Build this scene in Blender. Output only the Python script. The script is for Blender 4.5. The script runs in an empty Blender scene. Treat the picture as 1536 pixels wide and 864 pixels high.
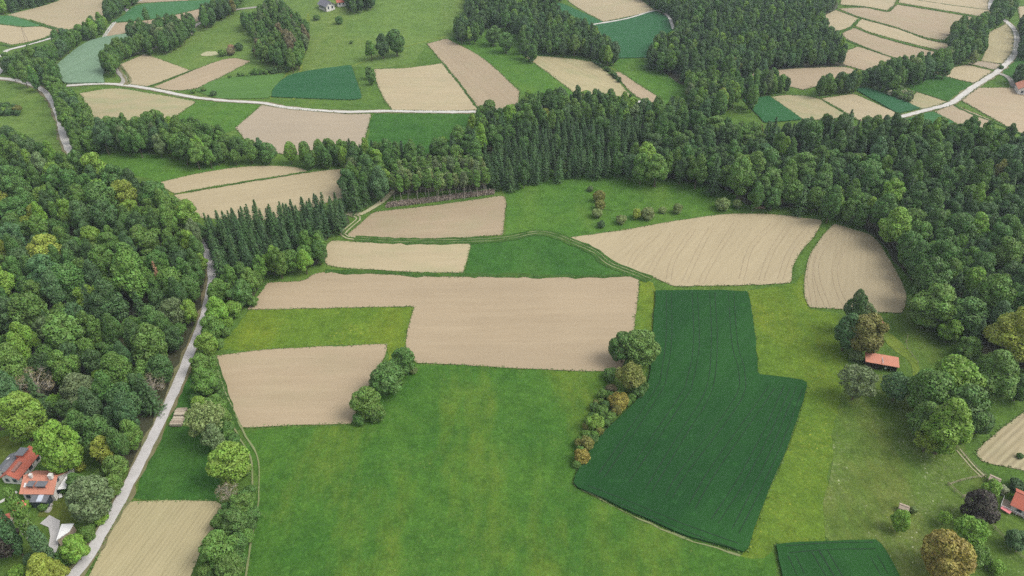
import bpy, math, random
import numpy as np
from mathutils import Vector
from mathutils.geometry import delaunay_2d_cdt

random.seed(7)
rng = np.random.default_rng(7)
SC = bpy.context.scene
COL = SC.collection

# ------------------------------------------------------------------ camera
FPX = 1100.0          # focal length in photograph pixels (1536 wide)
PITCH = math.radians(35.4)
CAMH = 150.0
cam = bpy.data.cameras.new("camera")
cam.sensor_width = 36.0
cam.lens = FPX / 1536.0 * 36.0
cam.clip_start = 1.0
cam.clip_end = 12000.0
camo = bpy.data.objects.new("camera", cam)
COL.objects.link(camo)
camo.location = (0, 0, CAMH)
camo.rotation_euler = (math.radians(90) - PITCH, 0, 0)
SC.camera = camo

# ------------------------------------------------------------------ sky, sun, exposure
SUN_EL = math.radians(52)
SUN_AZ = math.radians(100)       # compass direction the light comes from, clockwise from +Y
w = bpy.data.worlds.new("World")
SC.world = w
w.use_nodes = True
wn = w.node_tree
sky = wn.nodes.new("ShaderNodeTexSky")
sky.sky_type = 'NISHITA'
sky.sun_disc = False
sky.sun_elevation = SUN_EL
sky.sun_rotation = SUN_AZ
sky.altitude = 400
sky.air_density = 1.0
sky.dust_density = 4.0
sky.ozone_density = 1.0
hs = wn.nodes.new("ShaderNodeHueSaturation")
hs.inputs['Saturation'].default_value = 0.25     # cloud veils the blue
wn.links.new(sky.outputs[0], hs.inputs['Color'])
wn.links.new(hs.outputs[0], wn.nodes['Background'].inputs['Color'])
wn.nodes['Background'].inputs['Strength'].default_value = 0.15
sun = bpy.data.lights.new("sun", 'SUN')
sun.energy = 1.0
sun.angle = math.radians(28)
sun.color = (1.0, 0.95, 0.87)
suno = bpy.data.objects.new("sun", sun)
COL.objects.link(suno)
sd = Vector((math.sin(SUN_AZ) * math.cos(SUN_EL), math.cos(SUN_AZ) * math.cos(SUN_EL), math.sin(SUN_EL)))
suno.rotation_euler = sd.to_track_quat('Z', 'Y').to_euler()
suno.location = (0, 0, 400)
SC.view_settings.view_transform = 'Standard'
SC.view_settings.look = 'None'
SC.view_settings.gamma = 1.0
SC.view_settings.exposure = 1.06
HAZE_D = 0.00011
SC.view_settings.use_curve_mapping = False
SC.cycles.max_bounces = 5
SC.cycles.diffuse_bounces = 3
SC.cycles.sample_clamp_indirect = 2.0
SC.cycles.transparent_max_bounces = 4
SC.cycles.volume_bounces = 0
SC.cycles.use_denoising = False
SC.cycles.use_adaptive_sampling = False

# ------------------------------------------------------------------ terrain and projection
HILLS = [  # x, y, height, sx, sy
    (-170, 290, 9, 65, 80), (210, 300, 11, 90, 70), (-110, 600, 9, 110, 60),
    (150, 520, 6, 70, 60), (30, 560, 4, 60, 50), (300, 560, 5, 90, 60), (20, 180, -1.5, 60, 50), (60, 330, 3, 60, 40)]

def terrain(x, y):
    x = np.asarray(x, float); y = np.asarray(y, float)
    h = np.zeros(np.broadcast(x, y).shape)
    for hx, hy, a, sx, sy in HILLS:
        h = h + a * np.exp(-((x - hx) / sx) ** 2 - ((y - hy) / sy) ** 2)
    h = h + 0.5 * np.sin(x * 0.021 + 1.0) * np.cos(y * 0.017) + 0.25 * np.sin(x * 0.05 + y * 0.037)
    return h

cP, sP = math.cos(PITCH), math.sin(PITCH)

def unproj(u, v, dz=0.0):
    """photograph pixel -> the point of the terrain (raised by dz) it shows"""
    u = np.asarray(u, float); v = np.asarray(v, float); dz = np.asarray(dz, float)
    a = (u - 768) / FPX; b = (v - 432) / FPX
    dx = a; dy = cP - b * sP; dzr = -sP - b * cP
    z = np.zeros(np.broadcast(u, v, dz).shape)
    for _ in range(25):
        t = (CAMH - (z + dz)) / -dzr
        z = 0.5 * z + 0.5 * terrain(dx * t, dy * t)
    t = (CAMH - (z + dz)) / -dzr
    return dx * t, dy * t, z

def depth(x, y, z):
    return y * cP - (z - CAMH) * sP

def proj(x, y, z):
    d = depth(x, y, z)
    yy = y * sP + (z - CAMH) * cP
    return 768 + x / d * FPX, 432 - yy / d * FPX

def P(u, v, dz=0.0):
    x, y, z = unproj(u, v, dz)
    return Vector((float(x), float(y), float(z) + dz))

def G(x, y, dz=0.0):
    return Vector((x, y, float(terrain(x, y)) + dz))

# ------------------------------------------------------------------ object helpers
def tag(o, label=None, cat=None, group=None, kind=None):
    if label: o['label'] = label
    if cat: o['category'] = cat
    if group: o['group'] = group
    if kind: o['kind'] = kind
    return o

def mesh_obj(name, verts, faces, mat, parent=None, smooth=False, link=True):
    me = bpy.data.meshes.new(name)
    me.from_pydata([tuple(v) for v in verts], [], [tuple(f) for f in faces])
    me.update()
    if mat: me.materials.append(mat)
    if smooth:
        me.polygons.foreach_set('use_smooth', [True] * len(me.polygons))
    o = bpy.data.objects.new(name, me)
    if link: COL.objects.link(o)
    if parent is not None: o.parent = parent
    return o

def empty(name, loc, rz=0.0):
    o = bpy.data.objects.new(name, None)
    o.empty_display_size = 0.5
    COL.objects.link(o)
    o.location = loc
    o.rotation_euler = (0, 0, rz)
    return o

class MB:
    def __init__(s): s.v = []; s.f = []
    def box(s, c, d, rz=0.0, tilt=None):
        x, y, z = c; a, b, h = d[0] / 2, d[1] / 2, d[2] / 2
        n = len(s.v); cr, sr = math.cos(rz), math.sin(rz)
        for sz in (-1, 1):
            for sx, sy in ((-1, -1), (1, -1), (1, 1), (-1, 1)):
                px, py = sx * a, sy * b
                s.v.append((x + px * cr - py * sr, y + px * sr + py * cr, z + sz * h))
        s.f += [(n, n+3, n+2, n+1), (n+4, n+5, n+6, n+7), (n, n+1, n+5, n+4), (n+1, n+2, n+6, n+5), (n+2, n+3, n+7, n+6), (n+3, n, n+4, n+7)]
        return s
    def poly(s, pts):
        n = len(s.v); s.v += [tuple(p) for p in pts]; s.f.append(tuple(range(n, n + len(pts)))); return s
    def slab(s, pts, th):
        """a plate through pts (counter-clockwise from above) th thick downwards along its normal"""
        p = [Vector(q) for q in pts]; nrm = (p[1] - p[0]).cross(p[2] - p[0]).normalized()
        q = [a - nrm * th for a in p]; n = len(s.v); k = len(p)
        s.v += [tuple(a) for a in p] + [tuple(a) for a in q]
        s.f.append(tuple(range(n, n + k))); s.f.append(tuple(range(n + 2*k - 1, n + k - 1, -1)))
        for i in range(k):
            j = (i + 1) % k; s.f.append((n + i, n + k + i, n + k + j, n + j))
        return s
    def tube(s, p0, p1, r0, r1, seg=7, cap=True):
        p0 = Vector(p0); p1 = Vector(p1); d = (p1 - p0).normalized()
        a = d.orthogonal().normalized(); b = d.cross(a); n = len(s.v)
        for p, r in ((p0, r0), (p1, r1)):
            for i in range(seg):
                t = 2 * math.pi * i / seg
                s.v.append(tuple(p + a * (r * math.cos(t)) + b * (r * math.sin(t))))
        for i in range(seg):
            j = (i + 1) % seg; s.f.append((n + i, n + j, n + seg + j, n + seg + i))
        if cap: s.f.append(tuple(range(n + seg, n + 2 * seg)))
        return s
    def obj(s, name, mat, parent=None, smooth=False):
        return mesh_obj(name, s.v, s.f, mat, parent, smooth)

# ------------------------------------------------------------------ materials
def newmat(name):
    m = bpy.data.materials.new(name); m.use_nodes = True
    nt = m.node_tree; nt.nodes.clear()
    out = nt.nodes.new("ShaderNodeOutputMaterial")
    b = nt.nodes.new("ShaderNodeBsdfPrincipled")
    b.inputs['Roughness'].default_value = 0.85
    b.inputs['Specular IOR Level'].default_value = 0.25
    nt.links.new(b.outputs[0], out.inputs['Surface'])
    return m, nt, b

def nd(nt, typ, **kw):
    n = nt.nodes.new(typ)
    for k, v in kw.items(): setattr(n, k, v)
    return n

def mixc(nt, fac, a, b, mode='MIX'):
    n = nt.nodes.new("ShaderNodeMix"); n.data_type = 'RGBA'; n.blend_type = mode
    for sock, val in ((n.inputs[0], fac), (n.inputs[6], a), (n.inputs[7], b)):
        if isinstance(val, bpy.types.NodeSocket): nt.links.new(val, sock)
        elif isinstance(val, (int, float)): sock.default_value = val
        else: sock.default_value = (*val, 1.0)
    return n.outputs[2]

def noise(nt, vec, scale, detail=4, rough=0.55, out='Fac'):
    n = nt.nodes.new("ShaderNodeTexNoise"); n.inputs['Scale'].default_value = scale
    n.inputs['Detail'].default_value = detail; n.inputs['Roughness'].default_value = rough
    nt.links.new(vec, n.inputs['Vector']); return n.outputs[out]

def ramp(nt, fac, a, b):
    n = nt.nodes.new("ShaderNodeMapRange"); n.inputs['From Min'].default_value = a; n.inputs['From Max'].default_value = b
    n.clamp = True; nt.links.new(fac, n.inputs['Value']); return n.outputs[0]

def math_n(nt, op, a, b=0.0):
    n = nt.nodes.new("ShaderNodeMath"); n.operation = op
    for s, v in ((n.inputs[0], a), (n.inputs[1], b)):
        if isinstance(v, bpy.types.NodeSocket): nt.links.new(v, s)
        else: s.default_value = v
    return n.outputs[0]

def worldpos(nt):
    return nt.nodes.new("ShaderNodeNewGeometry").outputs['Position']

def mapped(nt, vec, rz, scale):
    m = nt.nodes.new("ShaderNodeMapping"); m.vector_type = 'TEXTURE'
    m.inputs['Rotation'].default_value = (0, 0, rz)
    m.inputs['Scale'].default_value = scale
    nt.links.new(vec, m.inputs['Vector']); return m.outputs[0]

def bump(nt, b, h, strength, dist):
    n = nt.nodes.new("ShaderNodeBump"); n.inputs['Strength'].default_value = strength; n.inputs['Distance'].default_value = dist
    nt.links.new(h, n.inputs['Height']); nt.links.new(n.outputs[0], b.inputs['Normal'])

def soil_mat(name, c1, c2, c3, ang, rows=0.0, rowamt=0.25, green=0.0):
    """dry worked soil or stubble: cloudy tone, streaks along the working direction, optional drill rows"""
    m, nt, b = newmat(name); p = worldpos(nt)
    big = ramp(nt, noise(nt, p, 0.028, 3), 0.35, 0.65)
    c = mixc(nt, big, c1, c2)
    st = ramp(nt, noise(nt, mapped(nt, p, ang, (18, 1.3, 3)), 1.0, 4, 0.6), 0.32, 0.70)
    c = mixc(nt, math_n(nt, 'MULTIPLY', st, 0.55), c, c3)
    st2 = ramp(nt, noise(nt, mapped(nt, p, ang, (60, 5.0, 3)), 1.0, 3, 0.6), 0.35, 0.7)
    c = mixc(nt, math_n(nt, 'MULTIPLY', st2, 0.35), c, tuple(k * 0.82 for k in c1))
    vb = ramp(nt, noise(nt, mapped(nt, p, ang, (1.8, 1, 1)), 0.011, 5, .6), .38, .62)
    c = mixc(nt, math_n(nt, 'MULTIPLY', vb, .45), c, tuple(k * q for k, q in zip(c1, (.84, .86, .90))))
    if green > 0:
        gn = ramp(nt, noise(nt, mapped(nt, p, ang, (14, 9, 9)), 1.0, 4), 0.45, 0.75)
        c = mixc(nt, math_n(nt, 'MULTIPLY', gn, green), c, (0.16, 0.21, 0.09))
    if rows > 0:
        w_ = nt.nodes.new("ShaderNodeTexWave"); w_.wave_type = 'BANDS'; w_.bands_direction = 'Y'
        w_.inputs['Scale'].default_value = 0.314 / rows; w_.inputs['Distortion'].default_value = 0.6
        w_.inputs['Detail'].default_value = 3; w_.inputs['Detail Scale'].default_value = 0.25
        nt.links.new(mapped(nt, p, ang, (1, 1, 1)), w_.inputs['Vector'])
        brk = ramp(nt, noise(nt, mapped(nt, p, ang, (9, 2, 2)), 1.0, 3), 0.3, 0.7)
        c = mixc(nt, math_n(nt, 'MULTIPLY', math_n(nt, 'MULTIPLY', w_.outputs['Fac'], brk), rowamt), c, tuple(k * 0.6 for k in c1))
    fine = noise(nt, p, 1.6, 5, 0.7)
    c = mixc(nt, math_n(nt, 'MULTIPLY', ramp(nt, fine, 0.35, 0.75), 0.20), c, tuple(k * 0.72 for k in c2))
    speck = ramp(nt, noise(nt, p, 4.5, 2), 0.66, 0.72)
    c = mixc(nt, math_n(nt, 'MULTIPLY', speck, 0.25), c, (0.17, 0.16, 0.10))
    nt.links.new(c, b.inputs['Base Color'])
    bump(nt, b, noise(nt, mapped(nt, p, ang, (3, .5, 1)), 1.0, 5, .7), 0.5, 0.12)
    return m

def grass_mat(name, c1, c2, cy, yam=0.5, flowers=0.0, fcol=(0.55, 0.5, 0.05), scale=0.02, seed=0.0, ang=0.0, stripes=0.0):
    """meadow: drifting tones, tufty grain, optional specks of blossom"""
    c1, c2, cy = [(k[0] * .98, k[1] * .97, k[2] * .80) for k in (c1, c2, cy)]
    m, nt, b = newmat(name)
    gp = worldpos(nt)
    add = nt.nodes.new("ShaderNodeVectorMath"); add.operation = 'ADD'; nt.links.new(gp, add.inputs[0]); add.inputs[1].default_value = (seed * 37, seed * 11, 0)
    p = add.outputs[0]
    c = mixc(nt, ramp(nt, noise(nt, p, scale * 1.7, 5, 0.62), 0.36, 0.62), c1, c2)
    yl = ramp(nt, noise(nt, mapped(nt, p, ang, (1, 3.5, 1)), scale * 1.7, 5, 0.62), 0.48, 0.68)
    c = mixc(nt, math_n(nt, 'MULTIPLY', yl, yam), c, cy)
    md = ramp(nt, noise(nt, p, 0.22, 5, 0.68), 0.42, 0.68)
    c = mixc(nt, math_n(nt, 'MULTIPLY', md, 0.55), c, tuple(k * 0.50 for k in c1))
    md2 = ramp(nt, noise(nt, p, 0.6, 5, 0.75), 0.50, 0.75)
    c = mixc(nt, math_n(nt, 'MULTIPLY', md2, 0.50), c, tuple(min(1, k * 1.65) for k in c2))
    if stripes > 0:
        s_ = ramp(nt, noise(nt, mapped(nt, p, ang, (60, 1.6, 5)), 1.0, 3), 0.42, 0.62)
        c = mixc(nt, math_n(nt, 'MULTIPLY', s_, stripes), c, tuple(k * 0.62 for k in c1))
    fine = noise(nt, p, 1.5, 6, 0.85)
    c = mixc(nt, math_n(nt, 'MULTIPLY', ramp(nt, fine, 0.42, 0.64), 0.6), c, tuple(k * 0.50 for k in c1))
    lite = noise(nt, mapped(nt, p, 0.6, (1, 1.3, 1)), 1.1, 6, 0.85)
    c = mixc(nt, math_n(nt, 'MULTIPLY', ramp(nt, lite, 0.54, 0.70), 0.55), c, tuple(k * 1.55 for k in c2))
    if flowers > 0:
        v = nt.nodes.new("ShaderNodeTexVoronoi"); v.inputs['Scale'].default_value = 0.75
        nt.links.new(p, v.inputs['Vector'])
        dot = math_n(nt, 'LESS_THAN', math_n(nt, 'ADD', v.outputs['Distance'], math_n(nt, 'MULTIPLY', v.outputs['Color'], .18)), 0.20)
        patch = ramp(nt, noise(nt, p, 0.06, 4, .65), 0.46, 0.62)
        c = mixc(nt, math_n(nt, 'MULTIPLY', math_n(nt, 'MULTIPLY', dot, patch), flowers), c, fcol)
        haze = ramp(nt, noise(nt, p, 0.9, 4, .7), 0.45, 0.7)
        c = mixc(nt, math_n(nt, 'MULTIPLY', math_n(nt, 'MULTIPLY', haze, patch), flowers * 0.45), c, tuple(0.5 * k + 0.5 * q for k, q in zip(fcol, cy)))
    nt.links.new(c, b.inputs['Base Color'])
    bump(nt, b, noise(nt, p, 1.2, 6, 0.75), 0.8, 0.35)
    b.inputs['Roughness'].default_value = 0.9
    b.inputs['Specular IOR Level'].default_value = 0.05
    return m

def plain(name, c, c2=None, scale=3.0, rough=0.8, metallic=0.0, bmp=0.0):
    m, nt, b = newmat(name)
    tc = nt.nodes.new("ShaderNodeTexCoord").outputs['Object']
    c2 = c2 or tuple(k * 0.75 for k in c)
    nt.links.new(mixc(nt, ramp(nt, noise(nt, tc, scale, 5, .65), .35, .7), c, c2), b.inputs['Base Color'])
    b.inputs['Roughness'].default_value = rough; b.inputs['Metallic'].default_value = metallic
    if bmp: bump(nt, b, noise(nt, tc, scale * 2, 4), bmp, 0.1)
    return m

def leaf_mat(name, var=0.35):
    m, nt, b = newmat(name)
    at = nt.nodes.new("ShaderNodeAttribute"); at.attribute_type = 'INSTANCER'; at.attribute_name = 'tint'
    geo = nt.nodes.new("ShaderNodeNewGeometry")
    tc = nt.nodes.new("ShaderNodeTexCoord").outputs['Object']
    c = mixc(nt, math_n(nt, 'MULTIPLY', geo.outputs['Random Per Island'], var), at.outputs['Color'], (0.15, 0.22, 0.06))
    hv = nt.nodes.new("ShaderNodeHueSaturation")
    r = ramp(nt, noise(nt, tc, 0.55, 4, .6), 0.3, 0.7)
    nt.links.new(math_n(nt, 'ADD', math_n(nt, 'MULTIPLY', r, 0.6), 0.70), hv.inputs['Value'])
    nt.links.new(math_n(nt, 'ADD', math_n(nt, 'MULTIPLY', r, 0.03), 0.485), hv.inputs['Hue'])
    nt.links.new(c, hv.inputs['Color'])
    nt.links.new(hv.outputs[0], b.inputs['Base Color'])
    b.inputs['Roughness'].default_value = 0.55; b.inputs['Specular IOR Level'].default_value = 0.3
    tr = nt.nodes.new("ShaderNodeBsdfTranslucent"); nt.links.new(hv.outputs[0], tr.inputs['Color'])
    mx = nt.nodes.new("ShaderNodeMixShader"); mx.inputs[0].default_value = 0.22
    nt.links.new(b.outputs[0], mx.inputs[1]); nt.links.new(tr.outputs[0], mx.inputs[2])
    nt.links.new(mx.outputs[0], nt.nodes['Material Output'].inputs['Surface'])
    return m

LEAF = leaf_mat("leaves", 0.22)
NEEDLE = leaf_mat("needles", 0.10)
BARK = plain("bark", (0.11, 0.085, 0.06), (0.05, 0.04, 0.03), 2.0, 0.95)
PALEBARK = plain("pale_bark", (0.42, 0.38, 0.32), (0.2, 0.18, 0.15), 2.0, 0.9)

M = {}
def dirpx(a, b):
    """world direction of a line drawn between two photograph pixels"""
    p = P(*a); q = P(*b); return math.atan2(q.y - p.y, q.x - p.x)

# ------------------------------------------------------------------ ground sheet
def axis(a, b, step, lo, hi):
    mid = list(np.arange(a, b + step, step)); out = []; s = step; v = a
    while v > lo: s *= 1.5; v -= s; out.append(v)
    res = out[::-1] + mid; s = step; v = mid[-1]
    while v < hi: s *= 1.5; v += s; res.append(v)
    return np.array(res)
gx = axis(-460, 460, 4, -4000, 4000); gy = axis(60, 740, 4, -1500, 6000)
XX, YY = np.meshgrid(gx, gy); ZZ = terrain(XX, YY)
nx, ny = len(gx), len(gy)
verts = np.stack([XX.ravel(), YY.ravel(), ZZ.ravel()], 1)
ii = (np.arange(ny - 1)[:, None] * nx + np.arange(nx - 1)[None, :]).ravel()
quads = np.stack([ii, ii + 1, ii + nx + 1, ii + nx], 1)
M['ground'] = grass_mat("ground_grass", (0.062, 0.125, 0.028), (0.085, 0.155, 0.034), (0.15, 0.185, 0.045), 0.5, seed=1, scale=0.025)
g = mesh_obj("ground", verts.tolist(), quads.tolist(), M['ground'], smooth=True)
tag(g, kind='structure')

# ------------------------------------------------------------------ draped sheets
def smooth_px(pts, closed=True, n=6, corner=38):
    pts = [np.array(p, float) for p in pts]; N = len(pts); out = []
    def ang(i):
        a = pts[i] - pts[i - 1]; b = pts[(i + 1) % N] - pts[i]
        # stretch v so that angles are judged roughly as on the ground
        a = a * (1, 1.6); b = b * (1, 1.6)
        c = np.dot(a, b) / (np.linalg.norm(a) * np.linalg.norm(b) + 1e-9)
        return math.degrees(math.acos(max(-1, min(1, c))))
    sharp = [ang(i) > corner if (closed or 0 < i < N - 1) else True for i in range(N)]
    rngi = range(N) if closed else range(N - 1)
    for i in rngi:
        j = (i + 1) % N; p1, p2 = pts[i], pts[j]
        p0 = p1 - (p2 - p1) if sharp[i] else pts[i - 1]
        p3 = p2 + (p2 - p1) if sharp[j] else pts[(j + 1) % N]
        for k in range(n):
            t = k / n
            out.append(0.5 * ((2 * p1) + (p2 - p0) * t + (2*p0 - 5*p1 + 4*p2 - p3) * t*t + (3*p1 - p0 - 3*p2 + p3) * t**3))
    if not closed: out.append(pts[-1])
    return np.array(out)

def resample(pts, step, closed=True):
    p = np.vstack([pts, pts[:1]]) if closed else pts
    seg = np.linalg.norm(np.diff(p, axis=0), axis=1); L = np.concatenate([[0], np.cumsum(seg)])
    n = max(4, int(L[-1] / step)); t = np.linspace(0, L[-1], n, endpoint=not closed)
    return np.stack([np.interp(t, L, p[:, 0]), np.interp(t, L, p[:, 1])], 1)

def inside(poly, x, y):
    x = np.asarray(x, float); y = np.asarray(y, float); r = np.zeros(x.shape, bool); n = len(poly)
    for i in range(n):
        x1, y1 = poly[i - 1]; x2, y2 = poly[i]
        if y1 == y2: continue
        r ^= ((y1 > y) != (y2 > y)) & (x < (x2 - x1) * (y - y1) / (y2 - y1) + x1)
    return r

def outline(px, wob=0.25, step=2.0, dz=0.0, corner=38):
    s = smooth_px(px, corner=corner); x, y, _ = unproj(s[:, 0], s[:, 1], dz)
    w_ = resample(np.stack([x, y], 1), step)
    n = len(w_)
    if wob:
        k = rng.normal(size=(n, 2)); k = (k + np.roll(k, 1, 0) + np.roll(k, -1, 0)) / 1.7
        w_ = w_ + k * wob
    return w_

OUT = []    # outlines kept for the tufts that grow along them
def sheet(name, px, mat, off, wob=0.25, step=2.0, grid=5.0, skirt=0.0, tuft=0.0, kind='structure', corner=38):
    o2 = outline(px, wob, step, 0, corner)
    if tuft: OUT.append((o2, tuft))
    x0, y0 = o2.min(0); x1, y1 = o2.max(0)
    gxx, gyy = np.meshgrid(np.arange(x0 + .1, x1, grid), np.arange(y0 + .1, y1, grid))
    gxx = gxx.ravel(); gyy = gyy.ravel()
    keep = inside(o2, gxx, gyy)
    pts = [Vector((a, b)) for a, b in o2] + [Vector((a, b)) for a, b in zip(gxx[keep], gyy[keep])]
    vs, _, fs, _, _, _ = delaunay_2d_cdt(pts, [], [list(range(len(o2)))], 1, 1e-4)
    ax = np.array([v[0] for v in vs]); ay = np.array([v[1] for v in vs]); az = terrain(ax, ay) + off
    V = [tuple(t) for t in zip(ax, ay, az)]; F = [tuple(f) for f in fs]
    if skirt:
        n = len(V); m = len(o2)
        for a, b in o2: V.append((a, b, float(terrain(a, b)) + off))
        for a, b in o2: V.append((a, b, float(terrain(a, b)) - 0.1))
        for i in range(m):
            j = (i + 1) % m; F.append((n + i, n + m + i, n + m + j, n + j))
    o = mesh_obj(name, V, F, mat)
    tag(o, kind=kind)
    return o

def ribbon_verts(w2, width, off, wobw=0.0, lane=0.0):
    """w2: ground polyline (n,2)"""
    d = np.gradient(w2, axis=0); d /= np.linalg.norm(d, axis=1)[:, None] + 1e-9
    nrm = np.stack([-d[:, 1], d[:, 0]], 1)
    k = rng.normal(size=(len(w2), 2)) * wobw
    L = w2 + nrm * (lane + width / 2 + k[:, :1]); R = w2 + nrm * (lane - width / 2 + k[:, 1:])
    mid = (L + R) / 2
    V = []
    for a in (L, mid, R):
        z = terrain(a[:, 0], a[:, 1]) + off
        V.append(np.column_stack([a, z]))
    n = len(w2); V = np.vstack(V)
    F = []
    for i in range(n - 1):
        F.append((i + n, i + n + 1, i + 1, i)); F.append((i + 2*n, i + 2*n + 1, i + n + 1, i + n))
    return V.tolist(), F

def pathline(px, step=2.5):
    s = smooth_px(px, closed=False, corner=75); x, y, _ = unproj(s[:, 0], s[:, 1])
    return resample(np.stack([x, y], 1), step, closed=False)

def ribbon(name, px, width, mat, off, wobw=0.06, lanes=(0.0,), parent=None):
    w2 = pathline(px); V = []; F = []
    for l in lanes:
        v, f = ribbon_verts(w2, width, off, wobw, l); n = len(V); V += v; F += [tuple(i + n for i in q) for q in f]
    o = mesh_obj(name, V, F, mat, parent)
    if parent is None: tag(o, kind='structure')
    return o
# ------------------------------------------------------------------ meadows (patches of differing sward)
M['front'] = grass_mat("meadow_front", (0.040, 0.112, 0.021), (0.062, 0.142, 0.025), (0.135, 0.182, 0.028), 0.85, flowers=0.25, fcol=(.3, .33, .1), seed=2, scale=0.03)
M['flower'] = grass_mat("meadow_flower", (0.075, 0.140, 0.022), (0.105, 0.175, 0.026), (0.15, 0.185, 0.022), 0.7, flowers=0.5, fcol=(.42, .40, .06), seed=3, scale=0.03)
M['orchard'] = grass_mat("meadow_rough", (0.068, 0.124, 0.026), (0.098, 0.156, 0.034), (0.150, 0.155, 0.048), 0.8, flowers=0.6, fcol=(.50, .52, .34), seed=4, scale=0.035)
M['deep'] = grass_mat("meadow_deep", (0.032, 0.098, 0.022), (0.045, 0.122, 0.026), (0.075, 0.15, 0.035), 0.4, seed=5, scale=0.03)
M['upper'] = grass_mat("meadow_upper", (0.055, 0.135, 0.026), (0.075, 0.158, 0.030), (0.12, 0.185, 0.04), 0.5, seed=6, scale=0.03)
M['hill'] = grass_mat("meadow_hill", (0.092, 0.165, 0.042), (0.120, 0.195, 0.052), (0.17, 0.21, 0.065), 0.7, seed=7, scale=0.015, stripes=.3)
M['lawn'] = grass_mat("mown_lawn", (0.085, 0.125, 0.028), (0.11, 0.145, 0.032), (0.15, 0.15, 0.045), 0.6, seed=8, scale=0.1)
M['mown'] = grass_mat("mown_path", (0.12, 0.18, 0.035), (0.14, 0.20, 0.040), (0.19, 0.21, 0.05), 0.6, seed=9, scale=0.1)
MEADOWS = [
 ('front', [(365,645),(524,637),(560,600),(622,546),(910,557),(900,640),(872,690),(862,728),(950,775),(1024,803),(1112,833),(1150,815),(1160,840),(1180,960),(280,960),(350,864),(378,780),(385,716),(370,670)], .05),
 ('flower', [(327,527),(372,465),(622,460),(610,495),(606,530),(582,547),(580,518),(512,518)], .06),
 ('flower', [(1122,437),(1190,425),(1205,400),(1214,463),(1262,470),(1270,520),(1262,600),(1250,680),(1235,760),(1240,812),(1163,818),(1150,840),(1110,835),(1137,776),(1184,663),(1211,574),(1136,563),(1130,500)], .06),
 ('flower', [(958,415),(984,424),(983,440),(978,521),(940,540),(950,490)], .062),
 ('orchard', [(1262,600),(1275,560),(1330,560),(1400,620),(1445,672),(1480,717),(1540,770),(1560,960),(1370,960),(1345,864),(1317,812),(1240,812),(1237,760),(1248,680)], .07),
 ('deep', [(247,640),(262,638),(290,640),(322,668),(334,710),(330,752),(196,752)], .06),
 ('deep', [(262,612),(286,560),(296,575),(285,612),(275,640),(250,640)], .055),
 ('deep', [(706,364),(762,355),(812,352),(865,366),(895,382),(912,396),(945,408),(958,414),(895,415),(712,415),(697,409)], .06),
 ('upper', [(760,300),(755,275),(860,262),(920,256),(1010,256),(1070,266),(1100,285),(1115,312),(1024,330),(929,346),(850,357),(800,347),(758,354)], .05),
 ('deep', [(558,171),(710,170),(700,215),(640,232),(548,228)], .05),
 ('upper', [(120,222),(200,222),(260,238),(340,247),(440,247),(352,252),(238,275),(205,262),(150,255),(110,240)], .05),
 ('upper', [(263,175),(292,155),(290,150),(392,158),(370,180),(352,195),(320,200),(250,200)], .05),
 ('hill', [(0,120),(33,124),(60,134),(77,151),(90,181),(95,208),(108,240),(60,232),(0,205),(-60,200),(-60,118)], .04),
 ('hill', [(215,80),(300,36),(360,16),(405,-5),(720,-60),(700,20),(690,55),(665,62),(640,68),(620,95),(560,104),(540,100),(430,112),(330,118),(287,106)], .04),
 ('upper', [(670,58),(700,50),(780,35),(830,85),(822,107),(862,140),(862,150),(785,150),(780,137),(728,90)], .05),
 ('upper', [(915,85),(1040,95),(1060,160),(985,158),(989,147),(930,107),(905,95)], .045),
 ('deep', [(1358,124),(1397,110),(1461,126),(1424,152),(1374,137)], .05),
 ('deep', [(1497,112),(1530,78),(1560,80),(1560,136),(1524,131)], .045),
 ('lawn', [(62,775),(75,735),(105,738),(118,745),(112,790),(92,788),(80,775)], .08),
 ('lawn', [(0,655),(20,650),(36,660),(20,690),(0,700),(-20,700)], .075),
 ('mown', [(1330,500),(1338,503),(1352,515),(1361,530),(1376,548),(1380,562),(1374,580),(1368,578),(1366,560),(1356,545),(1346,532),(1336,520)], .08),
]
for i, (mk, px, off) in enumerate(MEADOWS):
    sheet('meadow', px, M[mk], off, wob=0.5, step=3.0)

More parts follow.
